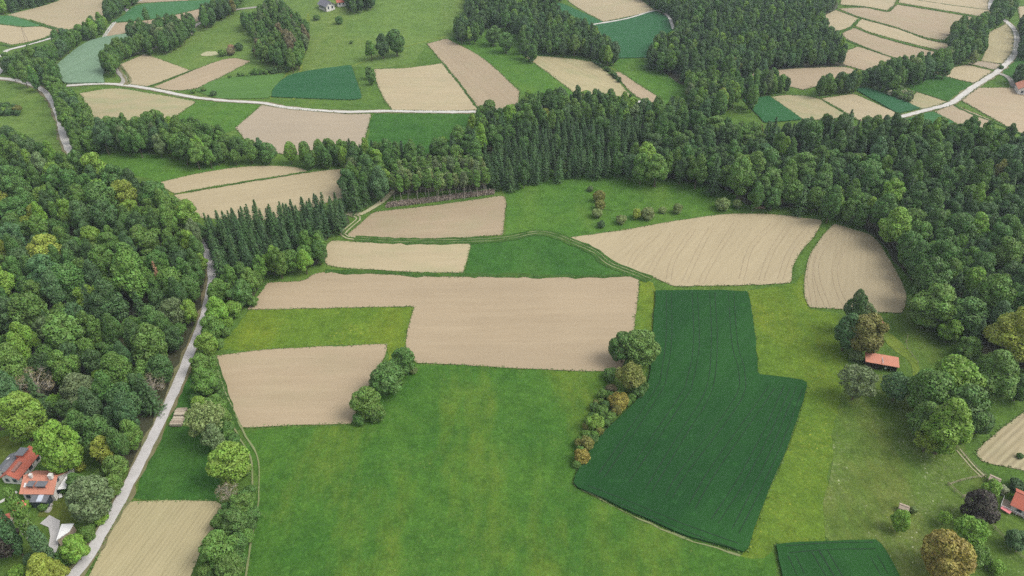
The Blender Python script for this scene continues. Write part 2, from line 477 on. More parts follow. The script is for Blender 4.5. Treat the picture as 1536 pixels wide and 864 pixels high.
# ------------------------------------------------------------------ worked fields and standing crops
PINK = ((0.264, 0.204, 0.127), (0.296, 0.231, 0.146), (0.329, 0.265, 0.173))
SAND = ((0.292, 0.238, 0.142), (0.320, 0.263, 0.158), (0.361, 0.304, 0.190))
STRAW = ((0.278, 0.236, 0.127), (0.315, 0.270, 0.146), (0.389, 0.336, 0.196))
GREY = ((0.250, 0.204, 0.142), (0.278, 0.227, 0.157), (0.296, 0.248, 0.173))
FIELDS = [  # colours, streak line, rows, rowamt, green, outline
 (PINK, ((500,500),(800,500)), 0, 0, 0, [(372,465),(388,443),(402,424),(455,421),(486,409),(612,414),(712,416),(812,416),(895,416),(958,414),(959,421),(950,495),(932,556),(903,557),(845,556),(712,549),(625,545),(609,528),(612,495),(622,460),(512,462)]),
 (PINK, ((340,580),(540,580)), 0, 0, .1, [(325,534),(400,525),(512,519),(581,516),(575,540),(548,590),(528,636),(440,638),(362,642),(352,632),(337,580),(327,548)]),
 (PINK, ((540,345),(750,330)), 0, 0, .25, [(522,351),(562,318),(645,309),(752,294),(759,301),(754,353),(685,357),(612,359),(532,356)]),
 (SAND, ((500,385),(690,388)), 0, 0, .3, [(486,382),(490,368),(500,361),(579,365),(704,365),(705,371),(695,409),(629,409),(562,405),(512,402),(490,398)]),
 (SAND, ((1040,410),(1090,350)), 2.4, .16, 0, [(850,357),(929,346),(1024,330),(1084,322),(1141,321),(1191,325),(1235,331),(1221,355),(1201,378),(1189,401),(1187,423),(1174,426),(1074,429),(1009,430),(979,416),(945,405),(915,393),(895,375)]),
 (SAND, ((1240,440),(1250,360)), 2.2, .22, 0, [(1251,336),(1277,343),(1311,356),(1331,385),(1352,421),(1359,441),(1357,458),(1352,470),(1307,468),(1257,463),(1216,462),(1207,445),(1207,418),(1214,385),(1231,358)]),
 (STRAW, ((180,850),(240,770)), 1.1, .55, .1, [(192,753),(260,751),(330,753),(332,763),(328,785),(310,809),(287,864),(262,930),(90,930),(135,864),(160,809)]),
 (SAND, ((300,275),(450,258)), 2, .15, 0, [(235,275),(300,260),(353,252),(400,249),(443,251),(463,257),(377,271),(283,287),(262,291)]),
 (SAND, ((300,300),(500,268)), 2, .15, 0, [(262,293),(285,289),(377,273),(466,259),(512,254),(525,256),(518,296),(400,330),(302,327)]),
 (GREY, ((400,190),(540,190)), 0, 0, 0, [(393,158),(440,163),(512,171),(557,171),(545,215),(535,230),(430,232),(375,218),(353,192)]),
 (STRAW, ((130,150),(280,160)), 0, 0, .6, [(120,140),(173,133),(230,141),(287,151),(292,155),(263,175),(235,200),(150,192)]),
 (SAND, ((200,110),(270,105)), 3, .1, 0, [(180,97),(217,81),(287,106),(223,130),(195,127),(190,112)]),
 (PINK, ((240,130),(360,93)), 0, 0, .1, [(230,131),(333,90),(377,92),(317,123),(293,133),(260,136)]),
 (SAND, ((40,20),(160,25)), 3, .1, .15, [(10,23),(83,3),(120,-20),(170,-20),(163,0),(157,20),(140,35),(100,46),(43,30)]),
 (SAND, ((0,55),(60,50)), 3, .1, 0, [(-80,30),(0,37),(33,41),(60,40),(78,44),(80,50),(63,58),(20,67),(0,63),(-80,50)]),
 (PINK, ((170,45),(300,20)), 0, 0, 0, [(155,57),(170,35),(233,29),(310,11),(303,30),(270,40),(230,46),(190,50)]),
 (PINK, ((210,0),(280,-5)), 0, 0, 0, [(205,5),(283,1),(310,-25),(235,-25)]),
 (SAND, ((580,130),(690,130)), 5, .2, .15, [(561,104),(612,102),(664,95),(690,127),(716,162),(715,165),(655,167),(589,165),(577,150),(565,123)]),
 (PINK, ((660,70),(740,150)), 4, .15, .1, [(640,66),(670,58),(725,88),(779,137),(776,162),(752,163),(719,164),(665,95)]),
 (STRAW, ((830,95),(930,145)), 4, .3, .35, [(785,83),(845,87),(889,93),(922,118),(949,147),(929,158),(870,150),(859,138),(819,107)]),
 (PINK, ((925,110),(985,148)), 3, .2, 0, [(920,109),(929,108),(989,147),(979,155),(952,143)]),
 (SAND, ((870,15),(970,10)), 5, .15, .25, [(845,-10),(859,7),(905,33),(984,17),(959,-2),(930,-25),(860,-25)]),
 (PINK, ((1130,120),(1260,105)), 0, 0, 0, [(1115,112),(1180,104),(1264,101),(1289,108),(1283,116),(1251,123),(1204,135),(1184,130),(1124,120)]),
 (SAND, ((1240,150),(1340,175)), 2.5, .25, 0, [(1231,148),(1281,141),(1351,172),(1324,180),(1290,182)]),
 (STRAW, ((1160,145),(1270,178)), 2.5, .35, .6, [(1157,146),(1184,143),(1230,149),(1286,180),(1204,180)]),
 (SAND, ((1260,0),(1340,10)), 4, .2, .2, [(1259,7),(1264,-10),(1345,-14),(1343,5),(1331,16),(1297,10)]),
 (SAND, ((1230,35),(1280,30)), 4, .2, .1, [(1215,34),(1254,15),(1288,28),(1273,42),(1251,48)]),
 (PINK, ((1290,15),(1420,45)), 5, .15, .2, [(1257,13),(1297,12),(1333,18),(1345,7),(1424,20),(1475,29),(1460,45),(1424,52),(1417,60),(1391,57),(1341,40),(1291,26)]),
 (SAND, ((1290,35),(1410,70)), 4, .2, .2, [(1281,38),(1292,29),(1344,43),(1391,60),(1429,67),(1414,77),(1357,63),(1307,49)]),
 (PINK, ((1280,55),(1400,85)), 4, .2, .1, [(1264,50),(1281,42),(1311,53),(1357,67),(1414,81),(1406,94),(1344,87),(1291,68),(1269,58)]),
 (PINK, ((1280,80),(1330,100)), 4, .15, .15, [(1266,78),(1287,70),(1344,89),(1340,110),(1307,108),(1264,97)]),
 (SAND, ((1350,0),(1490,22)), 4, .2, .1, [(1347,4),(1358,-16),(1495,-22),(1491,2),(1487,18),(1478,26),(1424,17)]),
 (STRAW, ((1490,90),(1510,50)), 3, .25, .1, [(1481,50),(1511,35),(1524,43),(1525,60),(1519,80),(1504,96),(1472,92),(1478,75)]),
 (GREY, ((1460,95),(1500,100)), 0, 0, 0, [(1451,95),(1472,92),(1503,97),(1491,105)]),
 (SAND, ((1410,110),(1480,120)), 3, .15, 0, [(1397,110),(1449,97),(1490,107),(1461,125)]),
 (STRAW, ((1380,145),(1410,155)), 3, .15, .5, [(1374,138),(1421,153),(1391,163),(1360,160)]),
 (PINK, ((1450,150),(1530,160)), 0, 0, .1, [(1441,150),(1467,132),(1524,133),(1560,150),(1560,215),(1507,188)]),
 (PINK, ((1410,165),(1480,185)), 0, 0, .2, [(1401,167),(1431,157),(1491,182),(1480,195),(1427,184)]),
 (SAND, ((1526,25),(1560,30)), 0, 0, 0, [(1526,10),(1580,8),(1580,60),(1530,30)]),
 (((0.25, 0.21, 0.12), (0.29, 0.24, 0.14), (0.44, 0.38, 0.25)), ((1470,690),(1530,635)), 1.6, .75, .25, [(1580,600),(1536,619),(1500,645),(1464,676),(1466,686),(1475,694),(1491,698),(1536,706),(1580,715)]),
]
for i, (c, ln, rows, ra, gr, px) in enumerate(FIELDS):
    v = 1 + 0.05 * math.sin(i * 2.3)
    cc = [tuple(k * v for k in q) for q in c]
    near = min(p[1] for p in px) > 240
    sheet('field', px, soil_mat("soil_%02d" % i, cc[0], cc[1], cc[2], dirpx(*ln), rows, ra, gr), .15, wob=.10 if near else .12, tuft=1.0 if near else 1.5)

def crop_mat(name, c1, c2, ang, seed, rows=0.0, grain=0.5):
    m, nt, b = newmat(name); p = worldpos(nt)
    c = mixc(nt, ramp(nt, noise(nt, mapped(nt, p, ang, (3, 1, 1)), 0.03 + seed * .001, 5, .6), .40, .60), c1, c2)
    s_ = ramp(nt, noise(nt, mapped(nt, p, ang, (40, 2.2, 5)), 1.0, 4, .6), .35, .65)
    c = mixc(nt, math_n(nt, 'MULTIPLY', s_, .3), c, tuple(k * .7 for k in c1))
    c = mixc(nt, math_n(nt, 'MULTIPLY', ramp(nt, noise(nt, p, 2.0, 5, .8), .4, .7), grain), c, tuple(k * .6 for k in c1))
    c = mixc(nt, math_n(nt, 'MULTIPLY', ramp(nt, noise(nt, p, .25, 4, .7), .58, .72), .35), c, tuple(k * 1.5 for k in c2))
    nt.links.new(c, b.inputs['Base Color']); bump(nt, b, noise(nt, mapped(nt, p, ang, (2.5, .6, 1)), 1.0, 5, .7), .7, .25)
    b.inputs['Roughness'].default_value = .9; b.inputs['Specular IOR Level'].default_value = .08
    return m
WH = ((0.012, 0.052, 0.013), (0.021, 0.078, 0.017))
CROPS = [  # colours, direction, height, outline
 (WH, ((1024,709),(1124,576)), .6, [(983,438),(1050,437),(1122,439),(1129,480),(1132,501),(1136,563),(1160,566),(1204,572),(1211,577),(1201,613),(1184,663),(1164,709),(1137,776),(1124,816),(1117,829),(1108,830),(1091,823),(1024,803),(945,769),(863,730),(863,716),(895,663),(942,616),(972,576),(977,521)]),
 (WH, ((1250,850),(1235,815)), .6, [(1163,819),(1237,814),(1317,812),(1332,835),(1347,864),(1375,930),(1185,930),(1173,864)]),
 (((0.125, 0.20, 0.125), (0.145, 0.22, 0.14)), ((100,110),(200,60)), .7, [(207,50),(150,58),(120,71),(88,97),(78,112),(98,126),(157,125),(156,110),(165,85),(215,60)]),
 (((0.040, 0.125, 0.045), (0.05, 0.14, 0.05)), ((200,20),(300,5)), .3, [(192,17),(213,7),(283,2),(330,0),(315,9),(233,28),(168,34),(186,23)]),
 (((0.020, 0.082, 0.030), (0.026, 0.095, 0.036)), ((420,130),(540,120)), .4, [(440,112),(512,100),(527,99),(542,143),(538,149),(512,150),(407,146),(412,132)]),
 (((0.062, 0.138, 0.030), (0.075, 0.155, 0.034)), ((330,135),(420,125)), .2, [(293,136),(330,119),(428,111),(405,147),(330,148)]),
 (((0.026, 0.095, 0.036), (0.032, 0.108, 0.042)), ((850,10),(900,35)), .3, [(825,5),(849,8),(905,34),(886,38),(850,28)]),
 (((0.026, 0.095, 0.036), (0.032, 0.108, 0.042)), ((900,50),(1000,30)), .4, [(889,38),(984,18),(1005,28),(1012,47),(990,60),(975,87),(925,88),(905,58)]),
 (((0.022, 0.085, 0.034), (0.028, 0.098, 0.04)), ((1300,140),(1370,168)), .4, [(1281,134),(1301,132),(1350,150),(1381,163),(1346,171)]),
 (((0.022, 0.090, 0.028), (0.028, 0.105, 0.034)), ((1130,155),(1180,180)), .4, [(1114,150),(1154,145),(1204,180),(1147,185)]),
 (((0.035, 0.11, 0.035), (0.04, 0.12, 0.04)), ((1370,178),(1420,172)), .3, [(1362,179),(1398,168),(1432,184),(1400,190)]),
 (((0.05, 0.14, 0.05), (0.06, 0.155, 0.055)), ((0,40),(60,45)), .2, [(-60,20),(5,24),(20,25),(60,38),(60,40),(33,40),(0,36),(-60,30)]),
]
for i, (c, ln, h, px) in enumerate(CROPS):
    sheet('crop', px, crop_mat("crop_%02d" % i, c[0], c[1], dirpx(*ln), i, grain=.15 if i == 2 else .5), .12 + h, wob=.1, skirt=1, tuft=1.0 if px[0][1] > 300 else 1.5)

# forest floors under the trees
M['floor'] = soil_mat("forest_floor", (0.040, 0.040, 0.020), (0.055, 0.055, 0.026), (0.035, 0.05, 0.02), 0.3)
for px in [
 [(-60,240),(60,262),(165,285),(262,318),(312,345),(316,400),(306,455),(285,510),(262,570),(240,640),(212,700),(150,700),(100,665),(40,640),(-60,660)],
 [(305,350),(460,330),(520,300),(530,330),(492,355),(480,400),(400,410),(370,455),(330,440)],
 [(525,262),(600,240),(700,225),(740,200),(850,185),(1030,185),(1190,200),(1270,190),(1420,200),(1600,210),(1600,600),(1540,560),(1470,530),(1440,490),(1370,430),(1340,385),(1300,345),(1250,318),(1120,308),(1095,285),(1000,266),(900,262),(790,266),(740,282),(600,290),(530,300)],
 [(1000,0),(1255,0),(1260,60),(1275,100),(1120,115),(1050,150),(980,95)],
]:
    sheet('forest_floor', px, M['floor'], .10, wob=1.0, step=4.0)

# ------------------------------------------------------------------ roads, tracks and paths
M['gravel'] = plain("road_gravel", (0.41, 0.395, 0.38), (0.34, 0.325, 0.31), .5, .9, bmp=.2)
M['white_gravel'] = plain("white_gravel", (0.42, 0.405, 0.37), (0.33, 0.315, 0.285), .4, .9)
M['verge'] = soil_mat("verge", (0.15, 0.125, 0.065), (0.09, 0.11, 0.035), (0.21, 0.17, 0.10), 0.9, green=.4)
M['track'] = soil_mat("track_soil", (0.33, 0.30, 0.18), (0.27, 0.27, 0.14), (0.40, 0.36, 0.24), 0.2, green=.4)
M['ftrack'] = soil_mat('faint_track', (0.17, 0.19, 0.08), (0.12, 0.16, 0.05), (0.24, 0.23, 0.13), 0.2, green=.5)
M['lane'] = plain("lane_grey", (0.27, 0.25, 0.22), (0.21, 0.20, 0.17), .4, .9)
M['tall'] = grass_mat("tall_grass", (0.035, 0.085, 0.02), (0.05, 0.11, 0.025), (0.08, 0.13, 0.03), .5, seed=12, scale=.06)
R1 = [(40,940),(85,885),(117,857),(140,823),(163,783),(187,739),(213,689),(233,649),(250,613),(267,576),(283,535),(300,495),(312,455),(318,421),(317,401),(312,385)]
R1B = [(312,385),(300,362),(262,335),(205,315),(150,285),(110,238)]
R1C = [(110,238),(96,207),(90,180),(77,150),(60,133),(33,123),(0,118),(-60,117)]
ribbon('road', R1B, 2.6, M['gravel'], .23, .15)
road = ribbon('road', R1, 2.9, M['gravel'], .24, .10)
ribbon('verge', R1, 4.6, M['verge'], .17, .35)
ribbon('road', R1C, 3.2, M['white_gravel'], .24, .15)
ribbon('verge', R1C, 5.2, M['verge'], .17, .4)
R2 = [(100,129),(150,126),(187,128),(233,135),(283,145),(333,151),(393,155),(433,162),(512,168),(579,167),(645,168),(712,168),(752,165),(802,161),(860,157),(912,152),(962,153)]
ribbon('road', R2, 3.0, M['white_gravel'], .24, .15)
ribbon('verge', R2, 4.6, M['verge'], .17, .4)
R3 = [(1335,181),(1347,177),(1391,165),(1427,155),(1457,133),(1497,107),(1517,87),(1524,75),(1524,50),(1511,34),(1491,20),(1486,8),(1495,-20)]
RL = [pathline(q, 3.0) for q in (R1, R1C, R2, R3)]
ribbon('road', R3, 3.4, M['white_gravel'], .24, .15)
ribbon('verge', R3, 4.8, M['verge'], .17, .4)
ribbon('lane', [(1497,110),(1510,115),(1517,122),(1524,132),(1560,136)], 3.0, M['lane'], .22, .1)
ribbon('lane', [(182,128),(187,119),(173,100),(177,88),(213,77),(247,67),(283,53),(287,45),(300,35),(333,22),(353,15),(385,11)], 3.4, M['lane'], .22, .15)
ribbon('lane', [(-30,130),(-2,110),(3,90),(9,77),(33,70),(80,57),(110,52),(140,44)], 3.4, M['white_gravel'], .22, .15)
ribbon('lane', [(155,57),(172,34),(193,22),(189,10),(213,0),(240,-15)], 2.6, M['white_gravel'], .22, .1)
ribbon('track', [(889,38),(940,29),(984,17),(1003,27),(1010,45)], 2.0, M['white_gravel'], .62, .1)
ribbon('track', [(590,286),(579,298),(559,312),(540,322),(522,320)], 2.2, M['track'], .22, .2)
ribbon('track', [(520,320),(541,327),(522,343),(514,351),(520,356),(532,358)], .5, M['track'], .22, .06, lanes=(-.8, .8))
FT = [(532,358),(612,362),(712,361),(762,357),(805,349),(832,353),(865,366),(895,380),(912,395),(945,408),(975,420)]
ribbon('tall_grass', FT, 4.6, M['tall'], .19, .3)
ribbon('track', FT, .26, M['ftrack'], .24, .10, lanes=(-.8, .8))
ribbon('tall_grass', [(488,408),(560,409),(630,413),(700,413),(800,415),(895,415),(958,412)], 2.4, M['tall'], .20, .4)
TR = [(310,520),(318,540),(330,580),(347,619),(360,649),(380,683),(384,716),(381,769),(371,816),(362,870),(350,930)]
ribbon('track', TR, .38, M['ftrack'], .20, .08, lanes=(-.85, .85))
ribbon('tall_grass', [(322,540),(334,580),(350,625),(358,645)], 1.8, M['tall'], .20, .3)
ribbon('path', [(440,150),(453,95),(462,45),(462,20)], 1.6, M['mown'], .12, .2)
ribbon('path', [(405,147),(430,112),(453,95)], 1.6, M['mown'], .12, .2)
ribbon('path', [(527,100),(572,82),(612,69),(672,54)], 1.5, M['mown'], .12, .2)
ribbon('path', [(0,754),(12,747),(26,738)], .9, M['white_gravel'], .14, .05)
ribbon('driveway', [(68,779),(78,779),(83,788),(83,800),(80,815),(72,842)], 2.6, M['gravel'], .16, .2)
ribbon('driveway', [(33,783),(40,796),(53,812),(62,830),(66,842)], 2.2, M['gravel'], .15, .2)
ribbon('path', [(1437,675),(1448,688),(1456,698),(1475,716)], .35, M['track'], .14, .05, lanes=(-.5, .5))
ribbon('ditch', [(222,130),(240,124),(287,106),(300,102)], 1.0, M['tall'], .25, .2)
ribbon('ditch', [(178,98),(188,112),(193,122),(188,128)], 1.4, M['verge'], .25, .25, lanes=(-1.1, 1.1))
# strips of tall grass that part the far fields
for px, wd in [([(283,288),(377,272),(465,258)], 1.1), ([(664,95),(690,127),(718,165)], 1.3), ([(1254,15),(1291,27),(1341,41),(1391,59),(1424,64)], 1.8),
               ([(1264,9),(1297,11),(1331,18),(1340,10)], 1.5), ([(1251,49),(1273,43),(1289,29)], 2.2), ([(1281,41),(1311,53),(1357,66),(1414,80)], 1.6),
               ([(1266,59),(1291,69),(1344,89)], 1.6), ([(1345,6),(1424,19),(1480,29)], 1.2), ([(1230,148),(1256,164),(1284,180)], 1.3),
               ([(1431,158),(1455,170),(1507,190),(1540,205)], 1.6), ([(1374,137),(1424,153)], 1.3), ([(43,30),(80,43),(100,48),(140,38)], 3.0), ([(0,66),(25,70),(80,55)], 2.0),
               ([(1350,-4),(1420,7),(1490,16)], 1.0)]:
    ribbon('tall_grass', px, wd, M['tall'], .26, .3)

for px, wd in [([(905,314),(932,317),(955,308),(966,294)], .5), ([(930,286),(940,281),(944,273)], .5)]:
    ribbon('mown_line', px, wd, M['tall'], .10, .15)
ribbon('tall_grass', [(862,728),(880,690),(905,655),(945,615),(974,578),(979,520)], 2.6, M['tall'], .13, .4)
ribbon('tall_grass', [(862,728),(945,772),(1024,806),(1110,834)], .5, M['ftrack'], .12, .2)
# wheel tracks left in the crops
M['rut'] = plain("rut", (0.008, 0.024, 0.010), (0.011, 0.034, 0.013), 1.0, .9)
M['rutsoil'] = plain("rut_soil", (0.245, 0.195, 0.122), (0.30, 0.24, 0.15), 1.0, .9)
for px in [[(1003,441),(1003,510),(996,560),(985,592),(902,716)], [(1042,441),(1044,521),(1034,575),(1022,600),(939,723)],
           [(1068,441),(1071,520),(1062,590),(1024,653),(972,739)], [(1096,441),(1102,520),(1112,560),(1104,605),(1024,712),(1003,748)],
           [(1157,583),(1135,615),(1071,705),(1037,763)], [(1180,583),(1150,650),(1110,725),(1071,785)], [(1199,583),(1165,670),(1135,735),(1102,800)],
           [(880,735),(950,762),(1024,793),(1105,822)], [(1187,836),(1200,864)], [(1222,830),(1242,864),(1265,900)], [(1234,828),(1275,900)], [(1309,836),(1325,864)], [(1180,827),(1240,822),(1310,821)]]:
    ribbon('wheel_track', px, .20, M['rut'], .76, .03, lanes=(-.9, .9))
for px in [[(1106,331),(1081,371),(1061,405),(1052,425)], [(1066,343),(1044,385),(1027,424)], [(1162,334),(1127,371),(1112,420)], [(1184,338),(1156,381),(1142,421)],
           [(1216,338),(1187,375),(1170,419)], [(1041,343),(1010,390),(1003,420)], [(1010,350),(985,390),(975,410)], [(985,352),(955,380),(945,398)],
           [(1257,345),(1227,385),(1226,418),(1241,461)], [(1282,351),(1254,395),(1256,431),(1270,462)], [(1300,362),(1327,395),(1345,430),(1348,462)],
           [(1222,380),(1215,415),(1222,458)]]:
    ribbon('wheel_track', px, .20, M['rutsoil'], .21, .05, lanes=(-.9, .9))

NOGO = [o for o, _ in OUT]
# tufts of tall grass along the field edges: one loose mass
def tuft_mesh():
    V = []; F = []
    for o2, st in OUT:
        seg = np.linalg.norm(np.roll(o2, -1, 0) - o2, axis=1); L = seg.sum()
        n = int(L / (.38 * st)); pts = resample(o2, L / n)
        # no tufts far outside the frame
        u, v = proj(pts[:, 0], pts[:, 1], terrain(pts[:, 0], pts[:, 1]))
        pts = pts[(u > -40) & (u < 1576) & (v > -25) & (v < 900)]
        for (x, y) in pts:
            a, b = rng.normal(size=2) * .26 * st
            x += a; y += b; h = (.10 + .26 * rng.random()) * (1 + .3 * (st > 1)); wd = (.15 + .28 * rng.random()) * st
            z = float(terrain(x, y)) + .1; t = rng.random() * 3.14
            for k in range(2):
                t += 1.3; c, s = math.cos(t) * wd / 2, math.sin(t) * wd / 2; n0 = len(V)
                lx, ly = rng.normal(size=2) * .18
                V += [(x - c, y - s, z), (x + c, y + s, z), (x + c * .8 + lx, y + s * .8 + ly, z + h), (x - c * .8 + lx, y - s * .8 + ly, z + h * .8)]
                F.append((n0, n0 + 1, n0 + 2, n0 + 3))
    return V, F
V, F = tuft_mesh()
m_, nt_, b_ = newmat("tuft_green")
gi = nt_.nodes.new("ShaderNodeNewGeometry").outputs['Random Per Island']
nt_.links.new(mixc(nt_, gi, (0.060, 0.125, 0.028), (0.12, 0.18, 0.05)), b_.inputs['Base Color'])
M['tuft'] = m_
tag(mesh_obj('tall_grass', V, F, m_), 'tall grass growing along the edges of the fields', 'grass', kind='stuff')

# ------------------------------------------------------------------ plants: leaf clouds and trunks
def leaf_cloud(centers, normals, sizes, r, jitter=0.55, droop=None, aspect=1.0):
    n = len(centers)
    nn = normals + r.normal(size=(n, 3)) * jitter
    nn /= np.linalg.norm(nn, axis=1)[:, None] + 1e-9
    t = np.cross(nn, r.normal(size=(n, 3))); t /= np.linalg.norm(t, axis=1)[:, None] + 1e-9
    if droop is not None:
        t = droop + r.normal(size=(n, 3)) * .25; t -= nn * (t * nn).sum(1)[:, None]; t /= np.linalg.norm(t, axis=1)[:, None] + 1e-9
    b = np.cross(nn, t)
    s = sizes[:, None]
    k = lambda: (0.7 + 0.6 * r.random((n, 1)))
    v = np.stack([centers - t * s * k() * aspect, centers - b * s * k(), centers + t * s * k() * aspect, centers + b * s * k()], 1)
    return v.reshape(-1, 3)

def build_mesh(name, quadv, mats, extra=None):
    """quadv: (4n,3) separate leaf faces in material 0; extra: (verts, faces) of wood in material 1"""
    n = len(quadv) // 4
    V = quadv.tolist(); F = [(4*i, 4*i+1, 4*i+2, 4*i+3) for i in range(n)]
    if extra is not None:
        F += [tuple(i + len(V) for i in f) for f in extra[1]]; V = V + [tuple(v) for v in extra[0]]
    me = bpy.data.meshes.new(name); me.from_pydata(V, [], F)
    for m in mats: me.materials.append(m)
    if extra is not None and n:
        me.polygons.foreach_set('material_index', [0] * n + [1] * len(extra[1]))
    me.update(); return me

def sph(n, r):
    d = r.normal(size=(n, 3)); return d / np.linalg.norm(d, axis=1)[:, None]

def crown_pts(R, H, base, nl, npts, r, shape='round', lob=(.26, .42), core=.12):
    """points on a heap of rounded boughs; R crown radius, H tree height, base crown base height"""
    hc = (H + base) / 2; hz = (H - base) / 2
    L = []
    for i in range(nl):
        d = sph(1, r)[0]; d[2] = d[2] * .95 + .02
        rad = R * r.uniform(*lob)
        if shape == 'cone': k = 1 - .55 * max(0, (d[2] + .2))
        elif shape == 'column': k = .9
        else: k = 1
        q = np.array([d[0] * (R - rad) * k, d[1] * (R - rad) * k, hc + d[2] * (hz - rad * .8)]) * np.array([r.uniform(.85, 1.1), r.uniform(.85, 1.1), 1])
        L.append((q, rad))
    L.append((np.array([0, 0, hc]), min(R, hz) * .72)); L.append((np.array([r.normal() * R * .15, r.normal() * R * .15, H - R * .35]), R * .35))
    C = np.array([l[0] for l in L]); RR = np.array([l[1] for l in L])
    wts = RR ** 2; wts /= wts.sum()
    idx = r.choice(len(L), size=int(npts * 2.6), p=wts)
    d = sph(len(idx), r); p = C[idx] + d * RR[idx][:, None] * (r.uniform(.82, 1.04, len(idx)))[:, None]
    dist = np.linalg.norm(p[:, None, :] - C[None], axis=2) / RR[None]
    dist[np.arange(len(idx)), idx] = 9
    keep = (dist.min(1) > .93) & (p[:, 2] > base * .8)
    # the underside carries few leaves
    keep &= ~((d[:, 2] < -.45) & (r.random(len(idx)) < .35))
    p, d = p[keep][:npts], d[keep][:npts]
    m = int(npts * core); q = C[r.choice(len(L), m, p=wts)] + sph(m, r) * (R * .25)
    return np.vstack([p, q]), np.vstack([d, sph(m, r)]), (C, RR)

def wood(R, H, base, lobes, r, th=.03, seg=6, lean=0.0, nb=7):
    b = MB(); p = Vector((0, 0, -.4)); rad = H * th * .55; top = H * .80; n = 5
    pts = [p]
    for i in range(1, n + 1):
        q = Vector((r.normal() * R * .05, r.normal() * R * .05, top * i / n)); pts.append(q)
    for i in range(n):
        b.tube(pts[i], pts[i + 1], rad * (1 - .16 * i) * (1.35 if i == 0 else 1), rad * (1 - .16 * (i + 1)), seg, cap=(i == n - 1))
    C, RR = lobes
    for j in r.permutation(len(C))[:nb]:
        e = Vector(C[j]); s = Vector((0, 0, max(base * .8, e.z - R * .6)))
        m = (s + e) / 2 + Vector((0, 0, R * .06))
        b.tube(s, m, rad * .45, rad * .3, 5, False); b.tube(m, e, rad * .3, rad * .1, 5)
    return b.v, b.f

PROTO = {}   # kind -> list of (crown mesh, trunk mesh, joined mesh)
def reg(kind, cp, crown_v, wv, lm, bm=None):
    bm = bm or BARK
    i = len(PROTO.setdefault(kind, []))
    c = build_mesh(kind + "_crown", crown_v, [lm]); t = bpy.data.meshes.new(kind + "_trunk")
    t.from_pydata([tuple(v) for v in wv[0]], [], wv[1]); t.materials.append(bm)
    j = build_mesh(kind + "_joined", crown_v, [lm, bm], wv)
    PROTO[kind].append((c, t, j))

pr = np.random.default_rng(11)
# every prototype has unit crown radius 5 m; heights vary by kind
for i in range(8):      # round broadleaf crowns, 13..17 m high
    H = [15, 16.5, 14, 17.5, 15.5, 13.5, 18, 16][i]; base = H * .10
    p, d, lo = crown_pts(5, H, base, [20, 26, 32, 24, 18, 34, 26, 28][i], 6400, pr, 'cone' if i in (3, 6) else 'round')
    reg('broadleaf_tree', None, leaf_cloud(p, d, pr.uniform(.13, .34, len(p)), pr), wood(5, H, base, lo, pr), LEAF)
for i in range(3):      # low spreading bushes, crown to the ground, 6..7 m high for radius 5
    H = [8, 7, 9][i]
    p, d, lo = crown_pts(5, H, .2, [14, 18, 16][i], 4200, pr, 'round', (.28, .45))
    reg('bush', None, leaf_cloud(p, d, pr.uniform(.20, .40, len(p)), pr), wood(5, H, .6, lo, pr, .035), LEAF)
for i in range(3):      # loose, airy orchard or willow crowns
    H = [13, 12, 14][i]
    p, d, lo = crown_pts(5, H, 3, 26, 3000, pr, 'round', (.16, .30), .25)
    reg('airy_tree', None, leaf_cloud(p, d, pr.uniform(.14, .32, len(p)), pr, .8), wood(5, H, 3, lo, pr, .03, nb=16), LEAF)
for i in range(2):      # poplar columns: radius 5 stands for 2 m, so scaled thin when placed
    H = 46
    p, d, lo = crown_pts(5, H, 3, 46, 5200, pr, 'column', (.4, .62), .1)
    reg('poplar', None, leaf_cloud(p, d, pr.uniform(.35, .6, len(p)), pr), wood(5, H, 3, lo, pr, .02), LEAF)
def conifer(H, R, r, bare=0.0, dens=1.0, drp=.45):
    P_, N_, D_, S_ = [], [], [], []; b = MB(); b.tube((0, 0, -.4), (0, 0, H * .97), H * .013 + .06, .03, 6)
    z = H * (.10 + bare)
    while z < H * .985:
        f = 1 - z / H; rad = R * (f ** .8) * r.uniform(.86, 1.1) + .12; nb = int((7 + 9 * f) * dens) + 3
        for k in range(nb):
            a = r.uniform(0, 6.283); ln = rad * r.uniform(.7, 1.12); m = max(2, int(ln * 2.3))
            ca, sa = math.cos(a), math.sin(a)
            for q in range(m):
                t = (q + r.uniform(.3, 1)) / m; rr = ln * t
                P_.append((ca * rr, sa * rr, z - drp * rr + .18 * rr * t)); N_.append((ca * .35, sa * .35, .85)); D_.append((ca, sa, -drp)); S_.append(r.uniform(.17, .30) * (1.15 - .35 * t))
        z += (.50 + .35 * f) * r.uniform(.8, 1.15)
    return np.array(P_), np.array(N_), np.array(D_), np.array(S_), (b.v, b.f)
for i in range(4):      # spruces: radius 2.6, height 18..22
    p, nrm, dr, s, wv = conifer([15, 16.5, 15.5, 14][i], [2.9, 3.0, 3.2, 2.8][i], pr)
    reg('spruce_tree', None, leaf_cloud(p, nrm, s, pr, .35, dr, 1.7), wv, NEEDLE)
for i in range(2):      # dead or dying spruce
    p, nrm, dr, s, wv = conifer(18, 2.0, pr, .12, .8, .7)
    reg('dead_spruce', None, leaf_cloud(p, nrm, s * .8, pr, .8, dr, 1.7), wv, NEEDLE, PALEBARK)
for i in range(2):      # slim birches and aspens with pale stems
    H = 15
    p, d, lo = crown_pts(1.9, H, 5.5, 14, 1100, pr, 'cone', (.3, .5))
    reg('birch_tree', None, leaf_cloud(p, d, pr.uniform(.14, .28, len(p)), pr, .8), wood(1.9, H, 6, lo, pr, .013), LEAF, PALEBARK)
